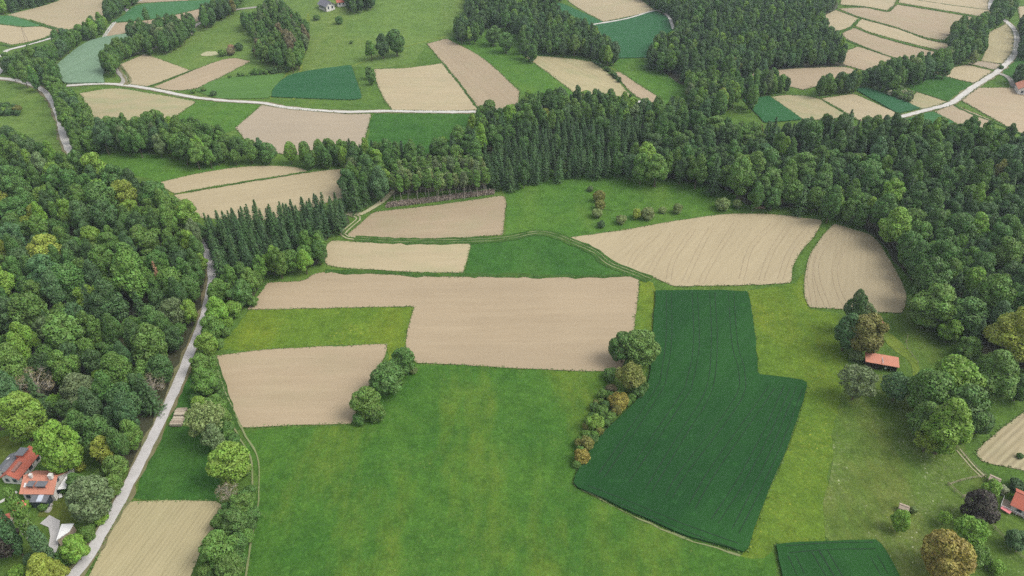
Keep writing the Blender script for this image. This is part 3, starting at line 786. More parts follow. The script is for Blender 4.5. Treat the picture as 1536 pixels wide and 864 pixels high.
for i in range(2):      # nearly bare crown: twigs with thin foliage
    H = 13
    p, d, lo = crown_pts(5, H, 3, 26, 900, pr, 'round', (.16, .30), .3)
    wv = wood(5, H, 3, lo, pr, .03, nb=26); b = MB(); b.v, b.f = list(wv[0]), list(wv[1])
    for j in range(len(lo[0])):
        for k in range(9):
            d_ = Vector(sph(1, pr)[0]); e = Vector(lo[0][j]); b.tube(e, e + d_ * 1.5 + Vector((0, 0, .4)), .035, .012, 3, False)
    reg('bare_tree', None, leaf_cloud(p, d, pr.uniform(.10, .2, len(p)), pr, .9), (b.v, b.f), LEAF, PALEBARK)

UNITR = {'broadleaf_tree': 5, 'bush': 5, 'airy_tree': 5, 'poplar': 5, 'spruce_tree': 3.0, 'dead_spruce': 2.1, 'birch_tree': 1.9, 'bare_tree': 5}
CH = {'broadleaf_tree': .58, 'bush': .5, 'airy_tree': .6, 'poplar': .5, 'spruce_tree': .6, 'dead_spruce': .5, 'birch_tree': .72, 'bare_tree': .6}
HGT = {'broadleaf_tree': [15, 16.5, 14, 17.5, 15.5, 13.5, 18, 16], 'bush': [8, 7, 9], 'airy_tree': [13, 12, 14], 'poplar': [46, 46], 'spruce_tree': [15, 16.5, 15.5, 14], 'dead_spruce': [18, 18], 'birch_tree': [15, 15], 'bare_tree': [13, 13]}
TINT = {  # linear foliage colours
 'mid green': (0.106, 0.205, 0.036), 'dark green': (0.058, 0.123, 0.036), 'bright green': (0.168, 0.299, 0.038), 'yellow-green': (0.246, 0.299, 0.042),
 'deep green': (0.077, 0.169, 0.036), 'blue-green': (0.074, 0.154, 0.058), 'grey-green': (0.132, 0.188, 0.076), 'olive': (0.174, 0.177, 0.042), 'pale green': (0.198, 0.262, 0.089),
 'yellow-brown': (0.288, 0.245, 0.047), 'dark purple': (0.036, 0.021, 0.027), 'reddish brown': (0.336, 0.194, 0.116), 'brownish': (0.180, 0.148, 0.079),
 'near-black green': (0.041, 0.091, 0.029), 'white-flowering': (0.396, 0.422, 0.263)}

TREES = []   # kind, variant, x, y, z, scale xy, scale z, rot, tone, stand, u, v, rpx, fixed label
GRIDC = {}
def occupied(x, y, r, pack):
    gx_, gy_ = int(x // 10), int(y // 10)
    for a in (-1, 0, 1):
        for b in (-1, 0, 1):
            for (X, Y, R) in GRIDC.get((gx_ + a, gy_ + b), ()):
                if (X - x) ** 2 + (Y - y) ** 2 < (pack * (R + r)) ** 2: return True
    return False
HAND = 1.2
NG = [(o, o.min(0), o.max(0)) for o in NOGO]
def add_tree(kind, u, v, rpx=None, rm=None, tone='mid green', stand=None, label=None, hs=1.0, var=None, pack=None, mark=True):
    var = int(rng.integers(len(PROTO[kind]))) if var is None else var
    H0 = HGT[kind][var]
    if rpx is not None: rpx *= (1.08 if kind == 'bush' else HAND)
    if rm is None:
        rm = rpx * 150 / ((v + 350) * .815) # first guess of metres per pixel
    for _ in range(4):
        s = rm / UNITR[kind]; hz = H0 * s * hs
        x, y, z = unproj(u, v, hz * CH[kind]); x, y, z = float(x), float(y), float(z)
        if rpx is not None: rm = rpx * depth(x, y, z + hz * CH[kind]) / FPX
        else: break
    if pack is not None:
        if occupied(x, y, rm, pack): return False
        for o2, (a0, b0), (a1, b1) in NG:
            if a0 - 1 < x < a1 + 1 and b0 - 1 < y < b1 + 1 and (inside(o2, np.array([x]), np.array([y]))[0] or np.min((o2[:, 0] - x) ** 2 + (o2[:, 1] - y) ** 2) < (.45 * rm) ** 2): return False
        for q in RL:
            if np.min((q[:, 0] - x) ** 2 + (q[:, 1] - y) ** 2) < max(1.6 + .3 * rm, .85 * rm) ** 2: return False
    if mark: GRIDC.setdefault((int(x // 10), int(y // 10)), []).append((x, y, rm))
    d = float(depth(x, y, z + hz * .6))
    TREES.append(dict(kind=kind, var=var, x=x, y=y, z=z, s=rm / UNITR[kind], sz=rm / UNITR[kind] * hs, rot=float(rng.uniform(0, 6.283)), tone=tone, stand=stand, u=u, v=v, rpx=rm * FPX / d, label=label, hz=hz))
    return True

# ---- trees and bushes that stand by themselves: u, v, radius in photograph pixels
A = add_tree
B_, S_, U_, Y_ = 'broadleaf_tree', 'spruce_tree', 'bush', 'airy_tree'
A(B_, 935, 520, 20, tone='deep green', var=0, hs=.75, label="dark round tree between the big beige field and the dark green crop")
A(B_, 961, 519, 25, tone='mid green', var=5, hs=.75, label="large round green tree at the upper left edge of the dark green crop")
A(U_, 917, 562, 12, tone='deep green', label="dark green bush just below the two large round trees by the crop")
A(Y_, 947, 562, 20, tone='olive', var=0, hs=.8, label="olive tree directly below the large round tree beside the crop")
A(U_, 958, 586, 11, tone='deep green', label="dark bush under the olive tree at the edge of the dark crop")
A(U_, 917, 584, 9, tone='brownish', label="small brownish bush left of the olive tree in the field hedge")
A(U_, 928, 602, 15, tone='yellow-brown', label="golden olive bush in the middle of the hedge by the crop")
A(U_, 905, 617, 11, tone='mid green', label="green bush below the golden bush in the crop hedge")
A(U_, 893, 634, 14, tone='bright green', label="long light green bush in the lower half of the crop hedge")
A(U_, 915, 625, 9, tone='mid green', label="small green bush against the crop edge beside the light green bush")
A(U_, 881, 665, 10, tone='olive', label="olive bush second from the lower end of the crop hedge")
A(U_, 873, 684, 12, tone='yellow-brown', label="yellow-brown bush at the lowest end of the crop hedge")
A(B_, 604, 541, 18, tone='deep green', hs=.7, var=1, label="upper of two dark trees at the notch of the beige fields")
A(B_, 581, 567, 23, tone='deep green', hs=.7, var=5, label="lower dark round tree in the notch between the beige fields")
A(B_, 549, 603, 20, tone='mid green', hs=.7, var=7, label="round tree at the lower right corner of the lower left beige field")
A(U_, 563, 620, 15, tone='mid green', label="round bush against the tree at the corner of the beige field")
A(U_, 540, 628, 11, tone='deep green', label="low bush at the foot of the round corner tree by the beige field")
A(U_, 620, 556, 6, tone='pale green', label="small pale bush right of the dark trees at the beige notch")
# hedge between the gravel road and the fields
for (k, u, v, r, t, h, lb) in [
 (B_, 328, 436, 15, 'mid green', .9, "green tree just right of the road where it leaves the forest"), (B_, 358, 438, 16, 'deep green', .85, "dark green tree above the left tip of the big beige field"),
 (U_, 378, 452, 9, 'mid green', 1, "small bush touching the left corner of the big beige field"), (B_, 324, 464, 15, 'bright green', .85, "bright round tree between road and strip meadow, upper one"),
 (U_, 349, 464, 13, 'bright green', 1, "bright bush left of the big beige field corner"), (B_, 317, 489, 15, 'mid green', .8, "mid green tree beside the road, left of the flowery strip meadow"),
 (U_, 340, 484, 9, 'bright green', 1, "small bright bush at the upper left end of the strip meadow"), (B_, 309, 516, 14, 'bright green', .8, "light tree beside the road, left of the strip meadow's lower corner"),
 (B_, 299, 545, 13, 'mid green', .8, "tree by the road, level with the top of the lower beige field"), (U_, 316, 541, 9, 'mid green', 1, "bush at the upper left corner of the lower beige field"),
 (B_, 305, 570, 17, 'mid green', .75, "round tree between road and lower beige field"), (U_, 322, 580, 10, 'deep green', 1, "dark bush on the bank left of the lower beige field"),
 (B_, 298, 605, 10, 'bright green', .9, "small bright green tree just above the pale willow by the road"), (Y_, 306, 630, 25, 'pale green', .85, "large pale silvery willow right of the timber stacks"),
 (B_, 318, 655, 16, 'grey-green', .8, "grey-green tree under the pale willow beside the small green meadow"), (U_, 341, 655, 11, 'mid green', 1, "green bush at the lower left corner of the lower beige field"),
 (B_, 344, 694, 27, 'bright green', .72, "big bright green tree right of the small dark meadow"), (U_, 366, 704, 11, 'mid green', 1, "bush tucked behind the big bright tree beside the track"),
 ('bare_tree', 341, 738, 15, 'brownish', .8, "half bare greyish tree below the big bright tree"), (B_, 362, 752, 16, 'mid green', .7, "mid green tree beside the track right of the straw field's top corner"),
 (B_, 350, 782, 18, 'deep green', .7, "dark tree beside the track along the straw-coloured field"), (B_, 328, 822, 24, 'mid green', .7, "wide tree at the lower right edge of the straw-coloured field"),
 (B_, 354, 815, 15, 'deep green', .75, "dark narrow tree between the straw field and the track"), (B_, 345, 850, 18, 'mid green', .75, "tree by the track at the bottom edge of the photo"),
 (U_, 310, 856, 13, 'mid green', 1, "bush at the bottom edge right of the straw field"), (U_, 375, 735, 9, 'deep green', 1, "low dark bush close to the grass track"),
 # gardens
 (B_, 28, 624, 28, 'bright green', .85, "large round green tree above the long red roofed house"), (B_, 87, 668, 27, 'bright green', 1.15, "tall bright green oval tree right of the long red roof"),
 (B_, 155, 676, 14, 'yellow-green', 1.2, "slim yellow-green tree between the garden and the road"), (B_, 172, 700, 15, 'mid green', .9, "tree beside the road below the slim yellow-green tree"),
 (B_, 135, 745, 28, 'grey-green', .9, "big grey-green willow between the red roofed house and road"), (B_, 168, 728, 14, 'mid green', .85, "tree hugging the road right of the grey-green willow"),
 (U_, 120, 700, 8, 'yellow-green', 1, "small yellow-green bush right of the tall bright oval tree"), (B_, 112, 722, 12, 'deep green', .8, "dark small tree above the grey-green willow by the house"),
 (U_, 150, 776, 12, 'bright green', 1, "bright bush on the road bank below the big willow"), (B_, 112, 822, 18, 'bright green', .8, "bright tree partly covering the white flat-roofed shed"),
 (U_, 132, 800, 13, 'mid green', 1, "bush between the white shed roof and the road"), (U_, 92, 836, 13, 'deep green', 1, "dark bush below the bright tree by the white shed"),
 (B_, 60, 850, 19, 'yellow-green', .8, "yellow-green tree at the bottom edge left of the road end"), (B_, 84, 857, 15, 'yellow-green', .8, "smaller yellow-green tree beside the road's lower end"),
 (B_, 46, 838, 9, 'blue-green', .8, "bluish green tree below the poplars at lower left"), (U_, 25, 858, 11, 'bright green', 1, "bright bush at the bottom left edge under the poplars"),
 (B_, 2, 812, 21, 'dark purple', .9, "dark purple-leaved tree at the left edge by the poplars"), (U_, 65, 760, 7, 'mid green', 1, "small bush below the conservatory of the red roofed house"),
 (U_, 95, 735, 6, 'deep green', 1, "small dark bush by the white gable of the house"), (U_, 40, 757, 7, 'bright green', 1, "small bright bush right of the red parasol"),
 # around the barn and the old orchard
 (B_, 1283, 462, 13, 'dark green', 1.6, "tall dark tree standing against the curved beige field"), (B_, 1274, 494, 18, 'blue-green', .95, "bluish dark tree up left of the red roofed barn"),
 (B_, 1301, 497, 26, 'olive', .8, "wide olive-dark tree directly above the red roofed barn"), (Y_, 1299, 466, 12, 'grey-green', 1, "light greyish tree beside the tall dark tree above the barn"),
 (U_, 1283, 533, 10, 'grey-green', 1, "pale bush at the left end of the red roofed barn"), (Y_, 1288, 572, 25, 'grey-green', .75, "loose greyish brown tree below the left end of the barn"),
 (Y_, 1347, 580, 21, 'blue-green', .75, "loose bluish green tree below the right end of the barn"), (B_, 1398, 455, 30, 'mid green', .7, "round tree right of the curved beige field's lower corner"),
 (U_, 1375, 470, 11, 'grey-green', 1, "greyish bush at the lower right corner of the curved field"), (U_, 1418, 462, 13, 'grey-green', 1, "greyish bush right of the round tree by the curved field"),
 (B_, 1427, 495, 15, 'bright green', .7, "small light round tree alone in the grass right of the barn"), (B_, 1454, 521, 15, 'mid green', .8, "mid green small tree above the great trees right of the barn"),
 (B_, 1400, 590, 31, 'mid green', .85, "leftmost great tree of the cluster right of the barn"), (B_, 1432, 572, 33, 'bright green', .85, "great bright tree at the top of the cluster right of the barn"),
 (B_, 1450, 612, 28, 'deep green', .85, "deep green great tree on the inner side of the barn cluster"), (B_, 1389, 628, 22, 'mid green', .8, "lower left tree of the great cluster below the barn"),
 (B_, 1424, 636, 30, 'bright green', .9, "bright front tree at the lower end of the great cluster"), (B_, 1472, 632, 15, 'deep green', .8, "dark tree left of the ragged straw-coloured plot"),
 (B_, 1492, 562, 31, 'mid green', .8, "large round tree near the right edge beside the cluster"), (B_, 1522, 500, 31, 'yellow-green', .8, "large yellowish green tree at the right edge by the forest"),
 (B_, 1532, 580, 16, 'deep green', .8, "dark tree at the right edge below the yellowish tree"), (Y_, 1392, 660, 17, 'yellow-green', .75, "yellow-green thorny tree below the great cluster"),
 ('bare_tree', 1400, 648, 12, 'brownish', .8, "bare brown bush behind the yellow-green thorny tree"), (B_, 1352, 780, 12, 'bright green', 1.1, "small bright tree beside the little grey shed"),
 (Y_, 1418, 776, 9, 'bright green', 1, "tiny sapling between the bright small tree and the purple tree"), (B_, 1422, 832, 32, 'yellow-brown', .75, "big golden olive tree at the bottom right"),
 (Y_, 1458, 797, 21, 'bright green', .8, "soft green loose tree below the dark purple tree"), (B_, 1473, 758, 24, 'dark purple', .65, "round dark purple tree near the right edge"),
 (U_, 1488, 732, 14, 'bright green', 1, "bright blossoming bush above the round purple tree"), (U_, 1504, 735, 8, 'white-flowering', 1, "white blossoming bush between purple tree and red roof"),
 (B_, 1527, 808, 15, 'blue-green', .7, "bluish tree at the right edge below the red roofed house"), (Y_, 1463, 830, 18, 'mid green', .75, "shady tree right of the big golden olive tree"),
 (U_, 1494, 850, 12, 'bright green', 1, "bright bush at the bottom right, right of the golden tree"), (U_, 1524, 727, 12, 'near-black green', .8, "dark low bush below the ragged straw-coloured plot"),
 (U_, 1530, 684, 5, 'deep green', 1, "small bush in the straw-coloured plot at the right edge"), (U_, 1370, 765, 6, 'pale green', 1, "small pale bush right of the little grey shed"),
 # bushes of the upper meadow
 (U_, 886, 283, 5, 'grey-green', 1, "topmost greyish bush of the short row in the upper meadow"), (U_, 899, 294, 9, 'olive', 1.2, "olive brown bush, tallest of the short row in upper meadow"),
 (U_, 900, 307, 8, 'olive', 1, "olive bush third in the short row in the upper meadow"), (U_, 896, 320, 8, 'pale green', 1, "pale bush near the lower end of the upper meadow row"),
 (U_, 902, 336, 6, 'blue-green', 1, "low bluish bush at the lower end of the upper meadow row"), (U_, 932, 329, 8, 'pale green', 1, "pale round bush alone, left of the paired meadow bushes"),
 (U_, 955, 321, 8, 'yellow-green', 1, "yellowish left bush of the pair above the beige field"), (U_, 972, 320, 10, 'pale green', 1, "pale right bush of the pair above the beige field"),
 (U_, 994, 315, 6, 'pale green', 1, "smallest pale bush in the row above the beige field"), (U_, 1017, 313, 8, 'pale green', 1, "pale round bush right of the smallest meadow bush"),
 (U_, 1084, 306, 11, 'pale green', 1, "largest pale round bush above the beige field, near forest"), (U_, 1106, 306, 7, 'pale green', 1, "small round bush closest to the forest above the beige field"),
 # far single trees
 (B_, 740, 51, 11, 'deep green', .7, "left of two round trees alone below the top woods"), (B_, 759, 62, 10, 'deep green', .8, "right of two round trees alone below the top woods"),
 (B_, 556, 73, 9, 'mid green', .8, "left light tree of the small clump in the top meadow"), (B_, 573, 66, 10, 'dark green', .9, "middle dark tree of the small clump in the top meadow"),
 (B_, 594, 61, 13, 'deep green', .8, "largest tree of the small clump in the top meadow"), (B_, 553, 108, 6, 'deep green', .9, "upper of two small trees beside the far double field"),
 (B_, 557, 116, 6, 'deep green', .9, "lower of two small trees beside the far double field"), (U_, 527, 63, 3, 'mid green', 1, "tiny bush alone in the top hillside meadow"),
 (B_, 218, 21, 5, 'deep green', 1.1, "lone tree in the far green crop at upper left"), (S_, 141, 240, 7, 'dark green', .8, "dark conifer standing alone at the meadow edge near white road"),
 (U_, 509, 30, 6, 'deep green', 1, "round dark bush below the white walled far house"), (U_, 475, 26, 5, 'mid green', 1, "small bush left below the white walled far house"),
 (U_, 320, 140, 5, 'dark green', 1, "dark bush beside the white road under the green plots"), (U_, 305, 134, 4, 'mid green', 1, "small bush left of the dark bush by the white road"),
 (U_, 289, 137, 3.5, 'mid green', 1, "smallest bush by the white road below the pink strip field"), (U_, 358, 70, 6, 'dark green', 1, "dark bush at the right end of the scrub on the hillside"),
 (U_, 345, 77, 7, 'brownish', 1, "brownish scrub bush in the middle of the hillside clump"), (U_, 333, 79, 6, 'mid green', 1, "low green bush at the left end of the hillside scrub"),
 (U_, 346, 71, 6, 'reddish brown', .8, "reddish bush at the top of the hillside scrub clump"), (U_, 84, 50, 7, 'brownish', .8, "low reddish brown bush beside the far left lane"),
 (U_, 1502, 101, 3.5, 'deep green', 1, "tiny dark bush in the meadow right of the far road"), (B_, 241, 50, 9, 'pale green', .7, "pale tree between the blue-green crop and the far hedge")]:
    A(k, u, v, r, tone=t, hs=h, label=lb)
for (x0, y0, x1, y1, lb) in [(5, 766, 36, 836, "leftmost tall poplar leaning over the garden drive"), (30, 733, 66, 830, "middle tall poplar between the two garden drives"), (58, 792, 80, 850, "shortest poplar beside the lower garden drive")]:
    # poplar: crown spans from tip to foot
    bx, by, bz = unproj(x1, y1); bx, by, bz = float(bx), float(by), float(bz)
    hh = 20
    for _ in range(8):
        _, tv = proj(bx, by, bz + hh); hh *= (y1 - y0) / max(5, (y1 - float(tv)))
    TREES.append(dict(kind='poplar', var=int(rng.integers(2)), x=bx, y=by, z=bz, s=.36, sz=hh / 46, rot=1.0, tone='blue-green' if x0 != 30 else 'mid green', stand=None, u=(x0 + x1) / 2, v=(y0 + y1) / 2, rpx=16, label=lb, hz=hh))
    GRIDC.setdefault((int(bx // 10), int(by // 10)), []).append((bx, by, 2.5))
A('dead_spruce', 238, 420, 7.5, tone='reddish brown', hs=.95, label="dead reddish brown spruce standing in the forest left of the road")
A('bare_tree', 52, 575, 22, tone='brownish', label="greyish half bare tree in the forest above the round garden tree")

# ---- stands of trees: outline of the crowns in photograph pixels, radius range in metres, kinds, tones
def fill(stand, poly, rlo, rhi, kinds, tones, tries, pack=.70, hs=(.8, 1.15), cap=9999):
    poly = np.array(poly, float); x0, y0 = poly.min(0); x1, y1 = poly.max(0); n = 0
    # sample evenly on the ground rather than on the picture
    vv = []; k = (y0 + 350, y1 + 350)
    for _ in range(tries):
        a = rng.random(); v = 1 / ((1 / k[0]) * (1 - a) + (1 / k[1]) * a) - 350
        u = rng.uniform(x0, x1)
        vv.append((u, v))
    vv = np.array(vv); ok = inside(poly, vv[:, 0], vv[:, 1])
    kp = [q[1] for q in kinds]; kn = [q[0] for q in kinds]; tp = [q[1] for q in tones]; tn = [q[0] for q in tones]
    for u, v in vv[ok]:
        kd = kn[int(rng.choice(len(kn), p=np.array(kp) / sum(kp)))]
        tn_ = tn[int(rng.choice(len(tn), p=np.array(tp) / sum(tp)))]
        r = rlo + (rhi - rlo) * rng.random() ** 1.4
        if kd == 'spruce_tree': r = min(r, 4.2) * .88;  tn_ = 'dark green' if rng.random() < .6 else 'near-black green'
        if kd == 'birch_tree': r = rng.uniform(1.5, 2.2)
        h = rng.uniform(*hs)
        if kd == 'spruce_tree': h *= .82
        if kd == 'birch_tree': h *= .72
        if kd == 'bare_tree': tn_ = 'brownish'
        if kd == 'broadleaf_tree': h *= max(1.0, min(1.5, (5 / r) ** .6)) * .92
        if add_tree(kd, float(u), float(v), rm=r, tone=tn_, stand=stand, hs=h, pack=pack): n += 1
        if n >= cap: break
    return n
GEN = [('mid green', 4), ('deep green', 4), ('dark green', 2), ('bright green', 1.6), ('yellow-green', .4), ('blue-green', 1), ('grey-green', .3)]
DRK = [('deep green', 4), ('dark green', 5), ('mid green', 2), ('blue-green', 1), ('bright green', .35), ('olive', .08)]
DRK2 = [('deep green', 4), ('dark green', 4), ('mid green', 3), ('blue-green', .8), ('bright green', .6), ('olive', .12), ('yellow-green', .05)]
fill('left forest', [(-80,203),(20,203),(45,222),(95,240),(120,243),(165,258),(205,272),(250,298),(303,336),(308,372),(303,410),(294,440),(274,495),(249,545),(234,590),(216,630),(196,665),(180,690),(165,690),(140,665),(112,640),(75,612),(40,595),(-80,590)],
     2.6, 6.2, [(B_, 12), (Y_, 1.4), (S_, .7), ('bare_tree', .2)], GEN, 12000, .66, (.68, 1.25))
fill('spruce plantation', [(305,335),(355,320),(395,318),(460,305),(508,303),(514,316),(484,330),(462,348),(420,372),(388,384),(352,390),(328,402),(316,380)],
     2.6, 3.4, [(S_, 1)], DRK, 7000, .60, (.85, 1.35))
fill('fringe below the spruces', [(465,345),(482,328),(494,322),(492,345),(484,372),(476,395),(455,408),(430,414),(400,412),(385,420),(368,425),(335,420),(325,408),(355,398),(390,390),(420,378),(450,362)],
     2.6, 4.2, [(B_, 1)], [('mid green', 4), ('deep green', 3), ('bright green', 1)], 2500, .66)
fill('birch stand', [(590,266),(590,247),(640,240),(700,237),(722,242),(730,264),(722,268),(600,275),(585,272)], 1.6, 2.2, [('birch_tree', 1)], [('pale green', 1), ('mid green', 2), ('grey-green', 1)], 3500, .75)
fill('spruce rows by the upper meadow', [(722,240),(785,196),(850,186),(955,180),(962,200),(952,235),(925,246),(860,248),(795,258),(760,268),(735,262)], 2.6, 3.4, [(S_, 6), (B_, .6)], DRK, 9000, .64)
fill('wood in the middle', [(515,290),(514,250),(512,222),(530,216),(560,222),(590,228),(600,212),(630,228),(665,212),(690,198),(705,190),(716,172),(735,160),(760,178),(775,150),(795,142),(815,150),(840,140),(880,142),(912,142),(935,148),(972,156),(1010,152),(1040,172),(1060,186),(960,178),(850,184),(785,194),(725,236),(640,236),(590,242),(585,262),(560,280),(540,292)],
     2.4, 4.6, [(B_, 8), (S_, 2), (Y_, .5)], GEN, 7000, .66)
fill('bushes below the spruce rows', [(790,262),(840,256),(900,252),(935,250),(935,256),(850,266),(795,268)], 1.5, 2.4, [(U_, 1)], [('bright green', 1), ('mid green', 2)], 1200, .7)
fill('right forest', [(1085,250),(1180,235),(1260,240),(1350,270),(1430,300),(1640,330),(1640,540),(1530,535),(1520,470),(1480,515),(1450,500),(1435,470),(1410,432),(1380,425),(1362,395),(1338,365),(1303,335),(1265,312),(1215,300),(1170,301),(1120,296),(1100,270)],
     3.2, 6.4, [(B_, 9), (S_, .8), (Y_, .6)], [('deep green', 4), ('dark green', 2.5), ('mid green', 4), ('blue-green', 1), ('bright green', 1), ('olive', .06)], 9000, .66, (.7, 1.15))
fill('right forest', [(940,250),(958,215),(1010,215),(1085,235),(1100,270),(1060,255),(1010,255),(960,252)], 3.0, 5.5, [(B_, 1)], DRK2, 2500, .66)
fill('right forest', [(940,250),(958,192),(1024,180),(1107,191),(1190,193),(1264,180),(1347,185),(1424,192),(1536,205),(1640,215),(1640,540),(1530,535),(1520,470),(1480,515),(1450,500),(1435,470),(1410,432),(1380,425),(1362,395),(1338,365),(1303,335),(1265,312),(1215,300),(1170,301),(1120,296),(1100,270),(1060,255),(1010,255),(960,252)],
     2.5, 5.2, [(B_, 9), (S_, 1.8), (Y_, .4)], DRK2, 18000, .66, (.72, 1.2))
fill('bushes at the forest corner', [(1195,300),(1240,300),(1262,316),(1240,318),(1200,312)], 1.4, 2.2, [(U_, 1)], [('bright green', 2), ('mid green', 1)], 300, .7)
fill('top right forest', [(1000,-35),(1262,-35),(1252,5),(1232,30),(1250,50),(1268,65),(1268,80),(1258,95),(1200,102),(1120,105),(1060,100),(1035,105),(1000,95),(977,85),(972,70),(987,57),(1016,50),(1014,30),(985,10),(960,-8),(950,-35)],
     2.2, 4.0, [(B_, 8), (S_, 1.6)], DRK, 22000, .66)
fill('hedge below the top right forest', [(1035,108),(1075,108),(1100,112),(1112,128),(1100,150),(1085,158),(1060,165),(1040,155),(1030,130)], 2.4, 4.2, [(B_, 1)], GEN, 1500, .66)
fill('hedge below the top right forest', [(1120,122),(1150,112),(1180,120),(1184,132),(1210,138),(1240,122),(1290,112),(1292,124),(1250,138),(1190,142),(1120,146)], 2.0, 3.6, [(B_, 1)], GEN, 2200, .66)
fill('tree belt by the far right road', [(1290,116),(1320,103),(1374,89),(1404,86),(1431,70),(1427,40),(1457,32),(1489,23),(1487,-20),(1524,-20),(1522,15),(1510,25),(1479,45),(1476,80),(1447,92),(1407,103),(1357,116),(1350,127),(1300,128)],
     2.4, 4.4, [(B_, 1)], [('deep green', 3), ('mid green', 3), ('blue-green', 1), ('pale green', .5)], 5000, .66)
fill('flowering hedge by the far crops', [(1300,120),(1318,116),(1350,130),(1385,153),(1379,161),(1344,146),(1306,132)], 1.6, 2.8, [(U_, 1)], [('white-flowering', 1), ('mid green', 1), ('grey-green', 1)], 1500, .62)
fill('top middle wood', [(705,-20),(849,-20),(832,10),(852,28),(879,38),(895,48),(912,58),(927,76),(907,86),(885,84),(859,83),(812,83),(787,75),(782,57),(785,43),(772,33),(725,28),(720,46),(699,53),(681,51),(684,38),(699,20)],
     2.3, 4.2, [(B_, 9), (S_, 1)], DRK, 8000, .66)
fill('hedge running down from the top middle wood', [(888,88),(900,88),(932,122),(926,126),(905,110)], 1.4, 2.2, [(U_, 1)], DRK, 500, .65)
fill('hillside copse', [(397,5),(412,-8),(425,10),(440,20),(460,35),(460,55),(450,80),(445,92),(425,88),(400,82),(383,78),(387,60),(370,38),(362,28),(385,22)],
     1.8, 3.4, [(B_, 4), (U_, 2)], [('deep green', 4), ('mid green', 3), ('brownish', .6), ('grey-green', .6)], 3000, .66)
fill('hedge on the hillside', [(308,126),(325,118),(400,103),(430,100),(430,106),(395,112),(340,122),(315,130)], 1.2, 2.2, [(U_, 1)], [('dark green', 1), ('mid green', 1)], 900, .7)
fill('top left forest', [(-25,-25),(90,-25),(80,0),(50,6),(20,14),(8,20),(-25,32)], 2.8, 4.2, [(B_, 1), (S_, 1)], DRK, 2500, .66)
fill('top left river trees', [(165,-12),(213,-15),(200,0),(186,8),(186,20),(177,28),(163,28),(158,18),(163,7)], 2.4, 4.0, [(B_, 1)], DRK, 900, .66)
fill('river trees', [(147,30),(165,32),(163,43),(143,55),(123,66),(108,78),(90,88),(86,103),(78,113),(76,122),(97,138),(108,147),(125,163),(136,186),(147,198),(165,186),(180,182),(192,185),(220,182),(240,178),(265,190),(290,184),(310,192),(350,208),(370,217),(400,224),(440,226),(470,222),(500,214),(522,210),(525,240),(480,242),(440,244),(400,243),(370,238),(345,238),(310,237),(280,230),(250,220),(225,212),(195,212),(160,211),(130,214),(112,212),(101,198),(96,175),(84,150),(70,135),(57,119),(33,110),(8,107),(5,88),(35,84),(45,72),(52,80),(77,75),(82,60),(110,47),(130,37)],
     2.4, 4.4, [(B_, 12), (Y_, .8)], [('mid green', 4), ('deep green', 4), ('blue-green', 1), ('grey-green', .5), ('bright green', .3)], 9000, .64)
fill('hedge right of the blue-green crop', [(151,88),(156,80),(170,70),(190,62),(215,54),(230,60),(228,70),(200,80),(175,88),(163,98),(155,96)], 2.2, 3.6, [(B_, 1)], [('deep green', 1), ('mid green', 1)], 1200, .64)
fill('hedge above the blue-green crop', [(160,52),(190,45),(193,33),(207,32),(215,40),(233,42),(238,27),(250,22),(262,30),(265,40),(275,26),(288,28),(288,38),(275,50),(258,60),(240,64),(236,52),(215,50),(195,50),(167,55)], 2.4, 3.8, [(B_, 1)], [('deep green', 3), ('dark green', 1), ('grey-green', .5)], 1500, .64)
fill('hedge by the far lane', [(300,25),(305,15),(330,0),(340,-12),(362,-12),(350,8),(330,18),(308,31)], 2.0, 3.2, [(B_, 1)], DRK, 800, .66)
fill('roadside bank', [(300,560),(318,545),(330,590),(345,640),(352,660),(330,665),(300,640),(292,600)], 1.5, 2.6, [(U_, 1)], [('mid green', 2), ('deep green', 1)], 900, .55)
fill('roadside bank', [(322,425),(380,430),(400,420),(385,445),(352,475),(335,505),(322,530),(306,540),(312,490),(318,455)], 1.4, 2.6, [(U_, 1)], [('mid green', 2), ('deep green', 1)], 1500, .6)
fill('track side bushes', [(345,730),(372,720),(380,760),(375,800),(362,850),(350,880),(300,880),(312,835),(328,790),(338,760)], 1.6, 2.8, [(U_, 1)], [('mid green', 2), ('deep green', 2)], 1200, .6)
fill('crop hedge', [(900,590),(935,575),(965,570),(968,585),(935,612),(905,640),(885,672),(862,700),(868,660),(885,625)], 1.2, 2.0, [(U_, 1)], [('mid green', 2), ('olive', 1), ('deep green', 1)], 1200, .55)
fill('left edge hedge', [(-20,155),(0,155),(28,161),(27,169),(-20,172)], 1.6, 2.4, [(U_, 1)], DRK, 500, .7)
fill('right edge trees', [(1522,30),(1545,28),(1565,75),(1532,74),(1520,60)], 2.2, 3.6, [(B_, 1)], DRK, 700, .66)
fill('right edge trees', [(1528,105),(1560,100),(1560,122),(1530,124)], 1.8, 2.8, [(B_, 1)], DRK, 300, .66)
fill('garden trees', [(140,700),(165,700),(185,705),(175,730),(160,760),(146,790),(136,815),(118,820),(118,775),(150,760)], 1.6, 2.6, [(U_, 1)], [('mid green', 2), ('bright green', 1), ('deep green', 1)], 500, .75)
fill('trees right of the garden houses', [(95,620),(140,650),(150,660),(140,672),(125,690),(112,690),(112,650)], 2.4, 3.6, [(B_, 1)], GEN, 300, .7)
fill('top edge trees by the far house', [(515,-8),(548,-10),(560,-2),(540,5),(522,6)], 2.0, 3.0, [(B_, 1)], DRK, 400, .66)

